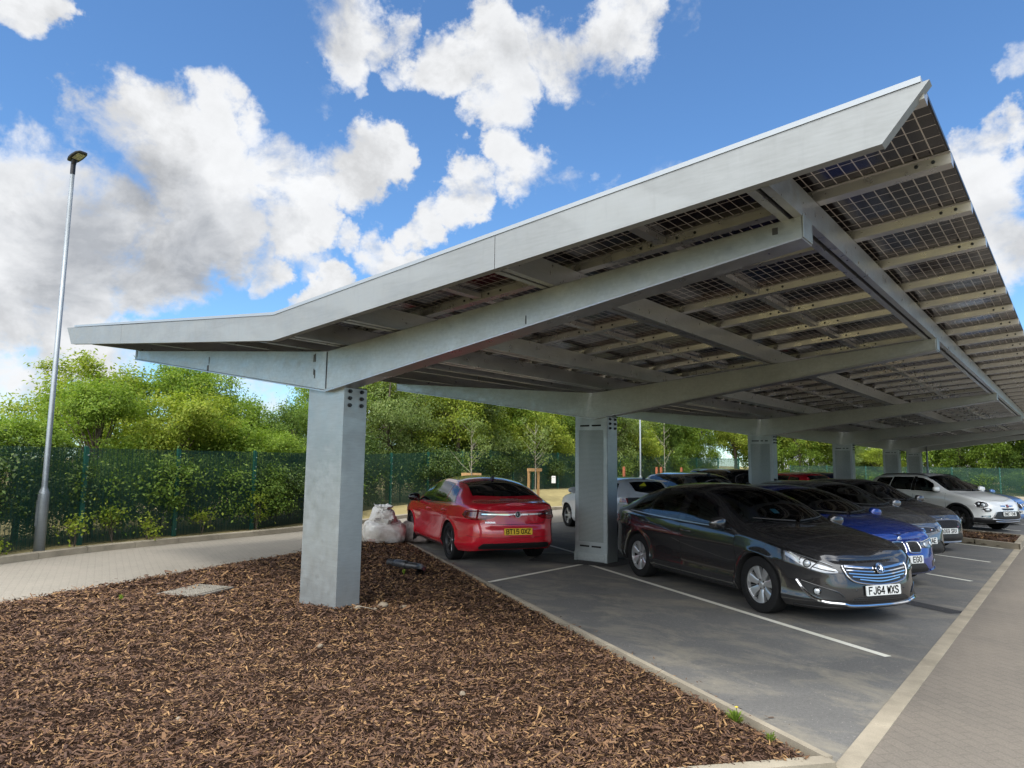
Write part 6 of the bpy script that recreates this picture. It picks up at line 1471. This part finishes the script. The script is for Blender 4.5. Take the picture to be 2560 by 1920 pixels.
# 6 white crossover beyond the planter
d = hatch(2.57, .87, .83, .898, 1.60, 1.05, Rw=.345, Ra=.40, Rr=.225, tw=.22); d['zlo'] = [(x, z + .06) for x, z in d['zlo']]; d['mirror'] = (d['mirror'][0], d['mirror'][1] + .02, P_WHITE)
ell = lambda c, z, r1, r2: ([(c - r1, z), (c - r1 * .7, z - r2 * .71), (c, z - r2), (c + r1 * .7, z - r2 * .71), (c + r1, z)], [(c - r1, z + .001), (c - r1 * .7, z + r2 * .71), (c, z + r2), (c + r1 * .7, z + r2 * .71), (c + r1, z + .001)])
e1, e2 = ell(.82, .765, .17, .085), ell(.70, .625, .12, .055)
fp = [dict(name='headlight', layers=[('strip', C_GLOSS, (.65, .99), e1[0], e1[1], .006, .006), ('disc', C_REFL, (.78, .755), .062, .008, [(0, .1), (.6, .15), (.9, .5), (1, .4)]), ('disc', C_LENS, (.78, .755), .040, .020), ('disc', C_LENS, (.90, .785), .030, .010), ('line', C_CHROME, e1[1], .007, .008), ('line', C_CHROME, e1[0], .007, .008)]),
      dict(name='fog_light', layers=[('strip', C_GLOSS, (.58, .82), e2[0], e2[1], .006, .006), ('disc', C_LENS, (.69, .625), (.055, .035), .012), ('line', C_CHROME, e2[1], .007, .008), ('line', C_CHROME, e2[0], .007, .008)]),
      dict(name='badge', pair=False, layers=[('strip', C_CHROME, (-.26, .26), [(-.26, .712), (0, .700), (.26, .712)], [(-.26, .740), (0, .738), (.26, .740)], .010, .008, 30), ('disc', C_CHROME, (0, .722), .050, .014, [(.8, .0), (.88, .3), (1, 0)]), ('disc', C_RED, (0, .722), .042, .015, [(0, .2), (1, .1)])]),
      dict(name='grille', pair=False, layers=[('strip', C_GLOSS, (-.25, .25), [(-.25, .640), (-.2, .615), (0, .612), (.2, .615), (.25, .640)], [(-.25, .664), (0, .666), (.25, .664)], .004, .003, 24)]),
      dict(name='bumper_cladding', pair=False, layers=[('strip', C_BLACK, (-1.22, 1.22), [(-1.22, .26), (0, .26), (1.22, .26)], [(-1.22, .40), (-.62, .40), (-.42, .575), (0, .585), (.42, .575), (.62, .40), (1.22, .40)], .010, .010, 60), ('strip', C_MESH, (-.40, .40), [(-.40, .41), (0, .40), (.40, .41)], [(-.40, .47), (0, .49), (.40, .47)], .014, .002, 24), ('line', C_SATIN, [(-.58, .375), (-.3, .355), (0, .352), (.3, .355), (.58, .375)], .014, .014), ('line', C_SATIN, [(-.50, .315), (0, .30), (.50, .315)], .016, .014), ('line', C_SATIN, [(-.60, .36), (-.46, .56)], .012, .016), ('line', C_SATIN, [(.60, .36), (.46, .56)], .012, .016)]),
      dict(name='daytime_lamp', layers=[('strip', C_GLOSS, (.62, .84), [(.62, .42), (.84, .42)], [(.62, .475), (.84, .455)], .012, .004), ('strip', C_REFL, (.64, .80), [(.64, .43), (.80, .43)], [(.64, .462), (.80, .450)], .018, .003)])]
arch_c = []
for xw in (0, -2.57):
    arch_c.append(('line', C_BLACK, [(xw + .415 * math.cos(a), .345 + .415 * math.sin(a)) for a in np.linspace(-.12, math.pi + .12, 15)], .030, .000))
d.update(front_parts=fp, front_plate=('BN67 CN6', .515), handle_mat=P_WHITE, aerial=None, flank_parts=[dict(name='arch_cladding', layers=arch_c[:1]), dict(name='arch_cladding', layers=arch_c[1:]), dict(name='sill_cladding', layers=[('strip', C_BLACK, (-2.14, -.43), [(-2.14, .26), (-.43, .26)], [(-2.14, .40), (-.43, .40)], .008, .008)])], roof_rails=[(-.95, -2.75, C_BLACK)], wheel=(5, .03, .03, .05), alloy=C_ALLOYD)
car6, sh6 = build_car('crossover_car', 'white compact crossover with round headlights and black cladding beyond the planter, plate BN67 CN6', d, (4.48, 19.45), AF, P_WHITE)
# 7 pale car at the right edge, mostly out of frame
d = derive(saloon(), 2.81, .80, 1.02, .905, 1.43); d['mirror'] = (d['mirror'][0], d['mirror'][1], P_SKY); d.update(front_parts=[dict(name='grille', layers=kd), hl, fp[3]], rear_parts=[], waist=None, handle_mat=P_SKY, front_plate=('EX17 NRT', .425))
d['front_parts'] = [dict(name='grille', layers=kd), hl]
car7, sh7 = build_car('saloon_car', 'pale blue car just beyond the white crossover at the right edge', d, (4.55, 22.45), AF, P_SKY)
# 8 white hatch in the far row, behind the second column
d = hatch(2.469, .86, .72, .87, 1.43, .95, Rw=.315); d['mirror'] = (d['mirror'][0], d['mirror'][1], P_PEARL); d.update(rear_parts=simple_rear(.80, .96, .44, .98), wheel=(5, .035, .03, 0), handle_mat=P_PEARL, rear_plate=('KX15 FWN', .60))
d['rear_plate'] = ('', .60)
car8, sh8 = build_car('hatchback_car', 'white hatchback partly hidden by the second column, nose to the far road', d, (-3.95, 12.0), ANG, P_PEARL, 'cars nosed in on the far side')
q = sh8.deck(np.array(-2.469 - .72 + .33), np.array(.30)); M0 = Matrix.Translation((float(q[0]) - .012, float(q[1]), float(q[2]) + .01)) @ Matrix.Rotation(R(-38), 4, 'Y') @ Matrix.Rotation(R(45), 4, 'X')
b = MB(); b.box(-.004, .0, -.07, .07, -.07, .07, M=M0); b.build('window_sign', simple('yellow_sign', (.75, .68, .03), .5), car8)
# 9-12 taller cars further along the far row, only their upper halves in view
SUV = lambda H, pm, **o: hatch(2.68, .90, .88, .93, H, 1.04, Rw=.355, Ra=.40, Rr=.235, tw=.225, rear_parts=simple_rear(.86, 1.04, .5, 1.05), **o)
d = SUV(1.55, None); d['mirror'] = (d['mirror'][0], d['mirror'][1], P_GREY); d.update(handle_mat=P_GREY, aerial=(-3.05, 'fin'), wins=[(*w, 'dark') if len(w) < 5 else w for w in d['wins']])
car9, _ = build_car('estate_car', 'grey car with black rear window behind the white hatchback, left of the black off-roader', d, (-3.75, 14.85), ANG, P_GREY, 'cars nosed in on the far side')
d = SUV(1.66, None); d['mirror'] = (d['mirror'][0], d['mirror'][1], P_BLACK); d.update(handle_mat=P_BLACK, roof_rails=[(-.95, -2.95, C_SATIN)], wins=[(*w, 'dark') for w in d['wins']], aerial=None)
car10, sh10 = build_car('off_roader', 'black off-roader with silver roof rails left of the third column', d, (-3.75, 17.75), ANG, P_BLACK, 'cars nosed in on the far side')
d = hatch(2.55, .85, .75, .88, 1.53, .96); d['mirror'] = (d['mirror'][0], d['mirror'][1], P_RED); d.update(handle_mat=P_RED, aerial=(-2.9, 'whip'), wins=[(*w, 'dark') for w in d['wins']])
car11, _ = build_car('hatchback_car', 'red car whose roof shows just right of the third column', d, (-3.2, 23.6), ANG, P_RED, 'cars nosed in on the far side')
d = hatch(2.55, .85, .75, .88, 1.52, .96); d['mirror'] = (d['mirror'][0], d['mirror'][1], P_NAVY); d.update(handle_mat=P_NAVY, aerial=(-2.9, 'whip'), wins=[(*w, 'dark') for w in d['wins']])
car12, _ = build_car('hatchback_car', 'navy car whose roof shows left of the fourth column', d, (-3.2, 27.0), ANG, P_NAVY, 'cars nosed in on the far side')
# items seen through the charcoal saloon's windscreen
q = sh1.deck(np.array(-.62), np.array(-.05)); tk = MB(); tk.box(-.003, .003, -.045, .045, -.05, .05, M=Matrix.Translation((float(q[0]) - .02, float(q[1]), float(q[2]) - .03)) @ Matrix.Rotation(R(-62), 4, 'Y'))
tk.build('parking_permit', simple('blue_permit', (.08, .32, .55), .5), car1)
# leave nothing unused lying about
for o in list(bpy.data.objects):
    if o.parent is None and o.get('label') == 'x':
        for c in list(o.children_recursive): bpy.data.objects.remove(c)
        bpy.data.objects.remove(o)
